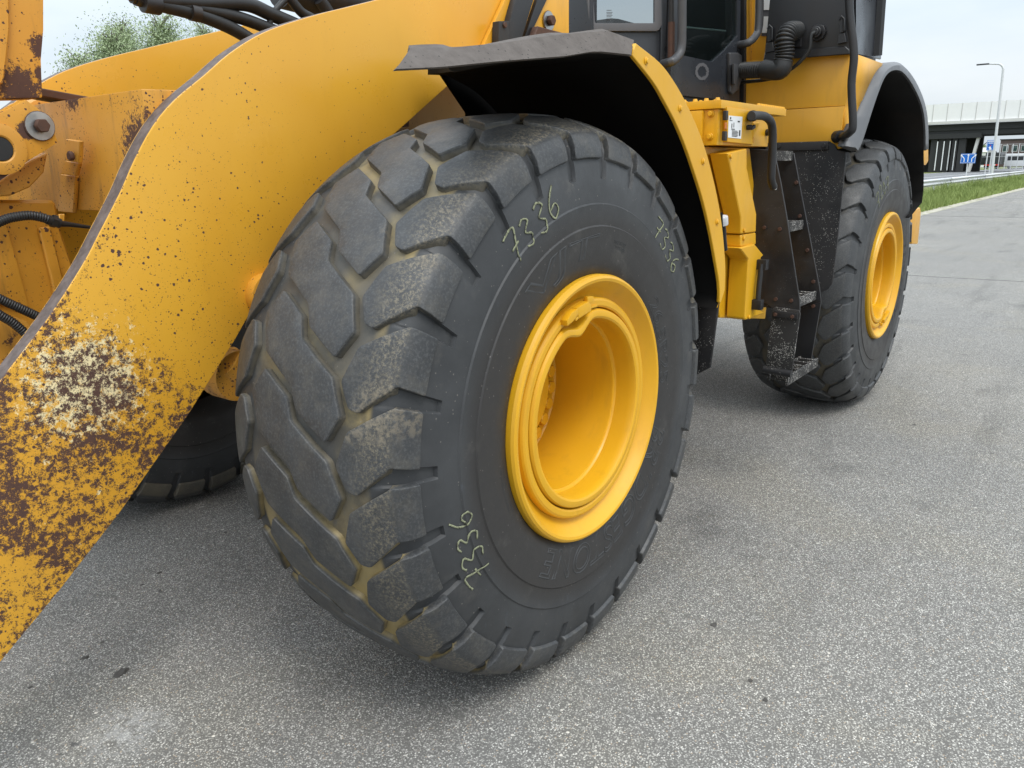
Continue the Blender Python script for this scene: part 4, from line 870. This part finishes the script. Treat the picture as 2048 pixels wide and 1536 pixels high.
b = U((1451, 252), 1, -.205); sub(MB().obox(b, (.010, 0, 0), (0, .003, 0), (0, 0, .012)).bevel(.002, 1).done('reflector', M['orange']), SB)
b = U((1494, 255), 1, -.205); sub(MB().cyl(b, b + Vector((0, -.02, 0)), .010, 14).obox(b + Vector((.01, -.02, 0)), (.016, 0, .004), (0, .006, 0), (0, 0, .007)).bevel(.002, 1).done('lid_knob', M['black']), SB)
b = U((1501, 280), 1, -.187); hexbolt(b, (0, -1, 0), .012, .008, 'box_bolt', M['yel_old'], SB, .02)
b = U((1533, 265), 1, -.187); sub(MB().cyl(b, b + Vector((0, -.02, 0)), .014, 14).done('box_plug', M['black']), SB)
sub(MB().poly(UU([(1498, 246), (1511, 245), (1497, 275)], 1, -.187), (0, -.02, 0)).bevel(.002, 1).done('handle_gusset', M['yel_new']), SB)
# grab handle
gh = UU([(1503, 232), (1515, 231), (1530, 233), (1541, 243), (1545, 262), (1545, 300), (1543, 345), (1543, 362), (1547, 374)], 1, -.245)
GH = part(MB().tube(catmull(gh, 5), .0165, 16).done('grab_handle', M['black']))
b = U((1504, 232), 1, -.22); sub(MB().tube([U((1502, 232), 1, -.20), U((1506, 232), 1, -.235)], .021, 16).done('handle_flange', M['black']), GH)
b = gh[-1]; hexbolt(b, (0, -1, 0), .014, .012, 'handle_bolt', M['steel'], GH)
# yellow tank and covers below the box
TK = part(MB().poly([Vector((q.x, -.12, q.z)) for q in UU([(1396, 292), (1500, 296), (1535, 600), (1531, 638), (1440, 636)], 1, -.12)], (0, .6, 0)).bevel(.01, 2).done('side_tank', M['yel_new']))
def cover(name, px, y0, y1): return sub(MB().poly(UU(px, 1, y0), (0, y1 - y0, 0)).bevel(.009, 3).done(name, M['yel_new']), TK)
cover('upper_cover', [(1455, 306), (1494, 297), (1494, 335), (1513, 428), (1512, 464), (1482, 468), (1482, 435)], -.205, -.13)
cover('cover_strip', [(1482, 470), (1512, 465), (1512, 489), (1481, 494)], -.202, -.13)
cover('lower_cover', [(1480, 496), (1510, 488), (1528, 510), (1522, 516), (1514, 617), (1531, 626), (1492, 640), (1490, 638), (1497, 519)], -.215, -.13)
for px, y in (((1488, 461), -.206), ((1487, 477), -.203), ((1461, 313), -.206), ((1497, 634), -.216)):
    b = U(px, 1, y); hexbolt(b, (0, -1, 0), .009, .007, 'cover_bolt', M['yel_new'], TK)
HN = sub(MB().tube(UU([(1523, 528), (1518, 570), (1515, 610)], 1, -.235), .011, 12).done('cover_handle', M['black']), TK)
for px in ((1525, 529), (1515, 609)): b = U(px, 1, -.235); sub(MB().obox(b, (.018, 0, 0), (0, .022, 0), (0, 0, .022)).bevel(.005, 2).done('handle_mount', M['black']), TK)
part(MB().tube(catmull(UU([(1445, 445), (1447, 462), (1448, 480), (1450, 500)], 1, -.24), 5), .010, 10).done('breather_hose', M['hose']))
part(MB().tube(UU([(1443, 433), (1444, 450)], 1, -.24), .024, 18).bevel(.006, 2).done('breather_filter', M['galv']))
# ---- ladder
XF, XR = 1.60, 2.05
LD = part(MB().poly(UU([(1478, 296), (1548, 300), (1561, 362), (1573, 430), (1599, 600), (1600, 622), (1546, 617), (1524, 602), (1480, 560)], 0, XF), (.010, 0, 0)).bevel(.002, 1).done('ladder', M['black_dusty']))
LD['label'] = 'black access ladder in front of the rear wheel'
sub(MB().poly(UU([(1530, 300), (1588, 306), (1600, 372), (1613, 440), (1639, 575), (1642, 606), (1600, 622), (1540, 610)], 0, XR), (.010, 0, 0)).bevel(.002, 1).done('side_plate', M['black_dusty']), LD)
sub(MB().poly(UU([(1545, 618), (1550, 614), (1598, 621), (1600, 628), (1582, 752), (1530, 742)], 0, XF - .013), (.012, 0, 0)).bevel(.003, 2).done('flexible_plate', M['black_dirt']), LD)
sub(MB().poly(UU([(1597, 618), (1642, 604), (1622, 720), (1575, 722)], 0, XR - .003), (.012, 0, 0)).bevel(.003, 2).done('flexible_plate', M['black']), LD)
sub(MB().poly(UU([(1546, 621), (1595, 627), (1594, 639), (1545, 634)], 0, XF - .025), (.012, 0, 0)).bevel(.004, 2).done('clamp_plate', M['black']), LD)
for px in ((1551, 629), (1585, 633), (1552, 598), (1583, 601), (1529, 455), (1560, 458)): hexbolt(U(px, 0, XF - (.026 if py and px[1] > 610 else .001)), (-1, 0, 0), .009, .007, 'plate_bolt', M['rust'], LD)
for px in ((1593, 365), (1600, 432), (1615, 500), (1627, 563), (1627, 612)): hexbolt(U(px, 0, XR - .002), (-1, 0, 0), .010, .008, 'plate_bolt', M['rust'], LD)
def tread(px, depth, yy=None):
    q = U(px, 0, XR); y, z = (q.y + .008 if yy is None else yy), q.z; m = MB()
    m.box((XF + .01, y, z - .045), (XR, y + .012, z)); m.box((XF + .01, y + depth, z - .03), (XR, y + depth + .01, z - .002))
    for i in range(6): x = XF + .03 + i * .075; m.box((x, y + .012, z - .03), (x + .014, y + depth, z - .001))
    m.bevel(.002, 1); sub(m.done('step', M['black_dirt']), LD)
tread((1590, 302), .14); tread((1611, 440), .16); tread((1637, 582), .16); tread((1621, 714), .085, -.335)
sub(MB().tube(UU([(1528, 738), (1583, 748)], 0, XF - .012), .018, 12).done('step_rim', M['black_speck']), LD)
# ---- splash guard and yellow bulkhead in front of the rear wheel
XG = 2.35
SG = part(MB().poly(UU([(1530, 286), (1657, 282), (1670, 290), (1674, 300), (1690, 303), (1692, 312), (1675, 480), (1664, 568), (1655, 579), (1640, 585), (1560, 560)], 0, XG), (.012, 0, 0)).bevel(.002, 1).done('splash_guard', M['black_dusty']))
SG.data.materials[0] = M['black_speck']
sub(MB().poly(UU([(1549, 287), (1656, 283), (1656, 299), (1552, 302)], 0, XG - .013), (.012, 0, 0)).bevel(.003, 2).done('clamp_bar', M['black_dusty']), SG)
for px in ((1558, 292), (1648, 291)): hexbolt(U(px, 0, XG - .014), (-1, 0, 0), .012, .008, 'guard_bolt', M['black_dusty'], SG)
BH = part(MB().poly(UU([(1440, 232), (1574, 219), (1688, 212), (1683, 260), (1690, 296), (1675, 298), (1660, 283), (1540, 286), (1440, 292)], 0, XG + .02), (.10, 0, 0)).bevel(.004, 2).done('rear_bulkhead', M['yel']))
sub(MB().poly(UU([(1440, 126), (1530, 119), (1712, 108), (1706, 160), (1690, 211.4), (1574, 218), (1440, 231)], 0, XG + .025), (.10, 0, 0)).bevel(.004, 2).done('upper_panel', M['yel']), BH)
# ---- rear fender
yf = -.33
fl_o = [(1692, 292), (1700, 270), (1712, 240), (1726, 205), (1740, 172), (1753, 146), (1766, 131), (1782, 124), (1801, 127), (1818, 145), (1832, 168), (1843, 196), (1850, 225), (1853, 260), (1853, 300)]
fl_i = [(1716, 301), (1724, 285), (1734, 255), (1745, 220), (1757, 185), (1768, 158), (1778, 145), (1790, 140), (1804, 143), (1818, 158), (1830, 178), (1841, 202), (1848, 228), (1851, 260), (1851.5, 300)]
fo = catmull(UU(fl_o, 1, -.31), 3); fi = catmull(UU(fl_i, 1, -.345), 3)
m = MB(); rows = []
for a, b_ in zip(fo, fi):
    cmid = a.lerp(b_, .55) + Vector((0, -.014, .004)); rows.append([m.bm.verts.new(p) for p in (a + Vector((0, .04, .0)), a, cmid, b_, b_ + Vector((0, .03, -.004)))])
for a, b_ in zip(rows, rows[1:]):
    for j in range(4): m.bm.faces.new((a[j], b_[j], b_[j + 1], a[j + 1]))
m.bm.faces.new(rows[0])
RF = part(m.done('rear_fender', M['flare'], ang=50)); s_ = RF.modifiers.new('th', 'SOLIDIFY'); s_.thickness = .008; s_.offset = -1
# black liner
m = MB(); rows = []
ctr = Vector((WB, 0, AX))
lin = [b_ for b_ in fi]
lin = lin + UU([(1852, 340), (1851, 380), (1848, 405), (1826, 432), (1822, 436)], 1, -.33)
for q in lin: rows.append([m.bm.verts.new((q.x + .0, y, q.z)) for y in (q.y + .012, -.1, .2, .42)])
for a, b_ in zip(rows, rows[1:]):
    for j in range(3): m.bm.faces.new((a[j], b_[j], b_[j + 1], a[j + 1]))
o = sub(m.done('fender_liner', M['under'], ang=50), RF); s_ = o.modifiers.new('th', 'SOLIDIFY'); s_.thickness = .008
sub(MB().poly([(2.55, .43, .9), (4.3, .43, .9), (4.35, .43, 1.6), (3.9, .43, 2.05), (3.2, .43, 2.1), (2.6, .43, 1.7)], (0, .02, 0)).done('inner_wall', M['under']), RF)
# yellow corner panel between bulkhead and flare
q0 = UU([(1712, 108), (1706, 160), (1690, 212), (1683, 262), (1692, 296)], 0, XG + .03); q1 = UU([(1766, 127), (1740, 170), (1726, 203), (1708, 248), (1694, 290)], 1, -.304)
m = MB()
A = [m.bm.verts.new(p) for p in q0]; B_ = [m.bm.verts.new(p) for p in q1]
for i in range(len(A) - 1): m.bm.faces.new((A[i], A[i + 1], B_[i + 1], B_[i]))
o = part(m.done('corner_panel', M['yel'], ang=30)); s_ = o.modifiers.new('th', 'SOLIDIFY'); s_.thickness = .01
# rear counterweight edge seen behind the rear tyre
part(MB().poly(UU([(1846, 279), (1857, 282), (1857, 322), (1852, 330), (1846, 330)], 1, -.05), (0, .7, 0)).bevel(.01, 2).done('counterweight', M['yel']))
part(MB().poly(UU([(1841, 415), (1842, 425), (1836, 488), (1824, 488), (1820, 425)], 1, -.05), (0, .5, 0)).bevel(.01, 2).done('tail_guard', M['yel']))
part(MB().box((2.9, .46, 1.2), (5.0, 1.7, 2.12)).bevel(.05, 2).done('engine_hood', M['yel']))
# ---- air filter box above the bulkhead
XB = 2.33
BX = part(MB().poly(UU([(1528, 119), (1545, -60), (1706, -60), (1698, 106)], 0, XB), (.5, 0, 0)).bevel(.006, 2).done('filter_box', M['black']))
sub(MB().poly(UU([(1526, 122), (1530, 104), (1690, 92), (1699, 100), (1699, 108)], 0, XB - .012), (.011, 0, 0)).bevel(.003, 1).done('box_flange', M['black_dusty']), BX)
sub(MB().poly(UU([(1584, 54), (1604, 50), (1602, 94), (1582, 96)], 0, XB - .012), (.011, 0, 0)).bevel(.003, 1).done('hose_flange', M['black_dusty']), BX)
def latch(px):
    g = lambda a, b_: U((px[0] + a, px[1] + b_), 0, XB - .02); m = MB()
    m.poly([g(-6, 30), g(6, 28), g(9, 46), g(-9, 50)], (.02, 0, 0)); m.poly([g(-5, 0), g(5, 0), g(4, 26), g(-4, 28)], (.012, 0, 0)); m.tube([g(-4, 2), g(0, -6), g(5, 0), g(5, 24)], .006, 8); m.bevel(.002, 1)
    sub(m.done('latch', M['black_dusty']), BX)
latch((1539, 56)); latch((1683, 38))
b = U((1637, 66), 0, XB - .002); mm = MB().cyl(b, b + Vector((-.02, 0, 0)), .040, 8).cyl(b, b + Vector((-.05, .0, 0)), .026, 20).cyl(b, b + Vector((-.06, 0, 0)), .018, 16).bevel(.003, 1); sub(mm.done('drain_cap', M['black_dusty']), BX)
part(MB().tube(catmull([U((1630, 64), 0, 2.27), U((1622, 72), 0, 2.26), U((1618, 100), 0, 2.26), U((1595, 128), 0, 2.26), U((1570, 145), 0, 2.27), U((1540, 158), 0, 2.29), U((1480, 165), 0, 2.3)], 6), .009, 10).done('drain_hose', M['hose']))
part(corr([U((1592, 62), 0, 2.33), U((1578, 64), 0, 2.24), U((1570, 80), 0, 2.20), U((1569, 110), 0, 2.20), U((1564, 132), 0, 2.20)], .047, .014, 'intake_hose', M['hose'], None, .2, 22))
part(corr([U((1532, 139), 0, 2.21), U((1510, 140), 0, 2.23), U((1482, 141), 0, 2.27)], .040, .013, 'intake_hose', M['hose'], None, .2, 22))
part(MB().tube(catmull([U((1566, 124), 0, 2.20), U((1562, 138), 0, 2.195), U((1548, 141), 0, 2.2), U((1528, 139), 0, 2.21)], 6), .047, 22).done('hose_elbow', M['hose']))
# hood side right of the box and its corner post
HS = part(MB().poly([U((1712, 107), 0, XG + .03), U((1762, 118), 1, -.262), U((1766, -40), 1, -.262), U((1712, -60), 0, XG + .03)], (.02, .012, 0)).done('hood_side', M['cab']))
part(MB().tube([U((1750, 112), 1, -.27), U((1762, -60), 1, -.27)], .035, 8).done('hood_post', M['black']))
# long handrail
HR = part(MB().tube(catmull([U((1696, -60), 0, 2.22), U((1700, 30), 0, 2.22), U((1708, 108), 0, 2.22), U((1703, 170), 0, 2.22), U((1706, 248), 0, 2.22), U((1700, 264), 0, 2.23), U((1688, 272), 0, 2.28), U((1682, 273), 0, 2.36)], 6), .0185, 16).done('handrail', M['black']))
b = U((1682, 273), 0, 2.34); sub(MB().cyl(b, b + Vector((.03, .03, 0)), .03, 18).done('rail_foot', M['black_dusty']), HR)
# hood with decal left of the box
HD = part(MB().poly(UU([(1482, 126), (1490, -60), (1560, -60), (1545, 124)], 0, 2.6), (.3, 0, 0)).bevel(.004, 1).done('hood_front', M['yel']))
sub(MB().poly(UU([(1499, -40), (1504, -40), (1504, 120), (1500, 120)], 0, 2.598), (-.004, 0, 0)).done('hood_seam', M['yel_old']), HD)
sub(MB().poly(UU([(1523, -40), (1545, -40), (1545, 72), (1523, 72)], 0, 2.598), (-.003, 0, 0)).done('decal_panel', M['cabgrey']), HD)
sub(MB().poly(UU([(1528, -30), (1540, -30), (1540, 20), (1528, 20)], 0, 2.594), (-.003, 0, 0)).done('decal_letter', M['white']), HD)
sub(MB().poly(UU([(1528, 33), (1540, 33), (1539, 52), (1534, 66), (1524, 66), (1527, 50)], 0, 2.594), (-.003, 0, 0)).done('decal_letter', M['white']), HD)
# ---- cab
PF, PC, PB, P0_, P1_ = Vector((1.47, .80, 0)), Vector((1.44, .655, 0)), Vector((1.69, .42, 0)), Vector((1.735, .345, 0)), Vector((2.30, .25, 0))
def pln(a, b_):
    d = (b_ - a).normalized(); return Vector((d.y, -d.x, 0))
def on(px, a, b_, off=0):
    n = pln(a, b_); return UU(px, n, a + n * off)
def wall(name, px, a, b_, th, mat, off=0, bev=.003, seg=2):
    n = pln(a, b_); m = MB().poly(on(px, a, b_, off), -n * th)
    if bev: m.bevel(bev, seg)
    return m.done(name, mat)
zc0, zc1 = 1.80, 2.75
CBN = part(MB().poly([(q.x, q.y, zc0) for q in (PF, PC, PB, P0_ + Vector((0, .03, 0)), P1_ + Vector((0, .03, 0)))] + [(2.45, .9, zc0), (2.40, 1.9, zc0), (1.5, 1.75, zc0), (1.42, 1.3, zc0)], (0, 0, .16)).bevel(.004, 1).done('cab', M['cab']))
CBN['label'] = 'dark grey operator cab above the service platform'
sub(wall('corner_panel', [(1137, -80), (1182, -80), (1182, 95), (1137, 105)], PF + Vector((0, 0, 0)), PC, .04, M['cab']), CBN)
n1 = pln(PC, PB)
sub(wall('lower_panel', [(1176, 63), (1322, 63), (1326, 240), (1176, 240)], PC, PB, .03, M['cab'], -.004), CBN)
def ring(name, outer_px, inner_px, a, b_, th, mat, off):
    n = pln(a, b_); O = on(outer_px, a, b_, off); I = on(inner_px, a, b_, off); m = MB(); k2 = len(O)
    vo = [m.bm.verts.new(p) for p in O]; vi = [m.bm.verts.new(p) for p in I]; wo_ = [m.bm.verts.new(p - n * th) for p in O]; wi = [m.bm.verts.new(p - n * th) for p in I]
    for i in range(k2):
        j = (i + 1) % k2
        for f in ((vo[i], vo[j], vi[j], vi[i]), (wo_[i], wi[i], wi[j], wo_[j]), (vo[i], wo_[i], wo_[j], vo[j]), (vi[i], vi[j], wi[j], wi[i])): m.bm.faces.new(f)
    m.bevel(.004, 2); return m.done(name, mat)
sub(ring('window_frame', [(1168, -80), (1322, -80), (1324, 50), (1318, 60), (1312, 62), (1190, 62), (1183, 58), (1179, 48)], [(1182, -70), (1309, -70), (1309, 44), (1308, 45), (1307, 46), (1192, 46), (1191, 45), (1190, 44)], PC, PB, .02, M['cabgrey'], .014), CBN)
sub(wall('quarter_pane', [(1181, -72), (1311, -72), (1311, 47), (1189, 47)], PC, PB, .005, M['glass'], .004, 0), CBN)
m = MB()
for i, (u, wd) in enumerate(((20, 10), (24, 12), (27, 11), (30, 12), (33, 10), (37, 9), (40, 9))):
    pts = on([(1213, u), (1213 + wd, u), (1213 + wd, u + 1.2), (1213, u + 1.2)], PC, PB, .006); m.poly(pts, n1 * .0006)
sub(m.done('pane_print', M['plastic']), CBN)
sub(wall('pillar', [(1322, -80), (1336, -80), (1332, 130), (1330, 250), (1318, 250), (1322, 60)], PC, PB, .05, M['cab'], .012), CBN)
sub(MB().tube([on([(1343, -60)], P0_, P1_, .01)[0], on([(1343, 50)], P0_, P1_, .01)[0]], .012, 10).done('hinge', M['black']), CBN)
sub(MB().tube([on([(1343, 44)], P0_, P1_, .012)[0], on([(1342, 118)], P0_, P1_, .012)[0]], .016, 10).done('hinge', M['rust']), CBN)
sub(MB().poly([(1.70, .43, 1.85), (1.745, .36, 1.85), (1.80, .40, 1.85), (1.74, .47, 1.85)], (0, 0, 1.2)).done('door_post', M['black']), CBN)
# door: frame ring with low sill, pane, handle
DP, DN = P0_, pln(P0_, P1_)
DR = sub(ring('door', [(1350, -80), (1482, -80), (1481, 60), (1480, 120), (1479, 203), (1420, 197), (1362, 191), (1340, 188)], [(1369, -70), (1474, -70), (1475, 40), (1475, 72), (1470, 78), (1450, 100), (1425, 123), (1368, 111)], P0_, P1_, .03, M['cab'], 0), CBN)
part(wall('door_pane', [(1366, -72), (1477, -72), (1477, 75), (1425, 125), (1366, 113)], P0_, P1_, .005, M['glass_dark'], -.010, 0))
part(wall('inner_sash', [(1366, -72), (1451, -72), (1451, 62), (1366, 54)], P0_, P1_, .004, M['glass_dark'], -.035, 0))
part(MB().tube(on([(1366, 54), (1451, 62)], P0_, P1_, -.035), .004, 6).done('sash_edge', M['galv']))
m = MB(); hp = on([(1453, 106), (1470, 106), (1478, 112), (1477, 160), (1471, 180), (1459, 190), (1454, 184)], P0_, P1_, .0); m.poly(hp, DN * .02); m.bevel(.008, 3)
DH = part(m.done('door_handle', M['plastic']))
m = MB(); m.poly(on([(1458, 130), (1470, 128), (1472, 150), (1466, 168), (1458, 172)], P0_, P1_, .0205), DN * .002); sub(m.done('handle_recess', M['black']), DH)
m = MB(); m.poly(on([(1464, 128), (1472, 128), (1473, 150), (1467, 170), (1464, 168)], P0_, P1_, .03), DN * .012); m.bevel(.004, 2); sub(m.done('handle_lever', M['plastic']), DH)
m = MB(); rr2 = np.random.default_rng(4); nn_ = 40; ri = []
for i in range(nn_):
    t = 2 * math.pi * i / nn_; rx = 13.5 + rr2.uniform(-1, 1); rz = 17.5 + rr2.uniform(-1, 1); k3 = .62 + rr2.uniform(-.07, .07)
    o_, i_ = on([(1404 + rx * math.cos(t), 143 + rz * math.sin(t)), (1404 + rx * k3 * math.cos(t), 143 + rz * k3 * math.sin(t))], P0_, P1_, .0012); ri.append((m.bm.verts.new(o_), m.bm.verts.new(i_)))
for i in range(nn_): a, b_ = ri[i], ri[(i + 1) % nn_]; m.bm.faces.new((a[0], b_[0], b_[1], a[1]))
part(m.done('glue_ring', M['cabgrey']))
# rear cab pillar, grab rails
part(MB().tube([on([(1485, -80)], P0_, P1_, -.02)[0], on([(1485, 100)], P0_, P1_, -.02)[0], on([(1484, 208)], P0_, P1_, -.02)[0]], .022, 4).done('rear_pillar', M['black']))
part(MB().tube(catmull(on([(1364, -60), (1364, 60), (1362, 100), (1352, 117), (1341, 124)], P0_, P1_, .07) + on([(1326, 128)], P0_, P1_, .0), 6), .020, 16).done('grab_rail', M['plastic']))
part(MB().tube(catmull(on([(1519, -60), (1517, 50), (1511, 72), (1497, 85)], P0_, P1_, .06) + on([(1478, 90)], P0_, P1_, .0), 6), .0185, 16).done('grab_rail', M['plastic']))
# interior: rear wall, seat, console so that the panes have something behind them
sub(MB().box((2.26, .285, 1.96), (2.32, .66, 3.0)).done('rear_wall', M['black']), CBN)
sub(MB().box((1.85, .75, 1.96), (2.2, 1.25, 2.25)).bevel(.05, 2).done('seat_base', M['black']), CBN)
sub(MB().box((2.1, .8, 2.0), (2.22, 1.25, 2.16)).bevel(.06, 3).done('seat_back', M['black']), CBN)
sub(MB().box((1.40, .55, 3.0), (2.5, 1.85, 3.1)).bevel(.03, 2).done('cab_roof', M['cab']), CBN)
sub(MB().cyl((1.5, 1.72, 1.9), (1.5, 1.72, 3.0), .04, 8).cyl((2.4, 1.85, 1.9), (2.4, 1.85, 3.0), .04, 8).done('far_pillars', M['cab']), CBN)
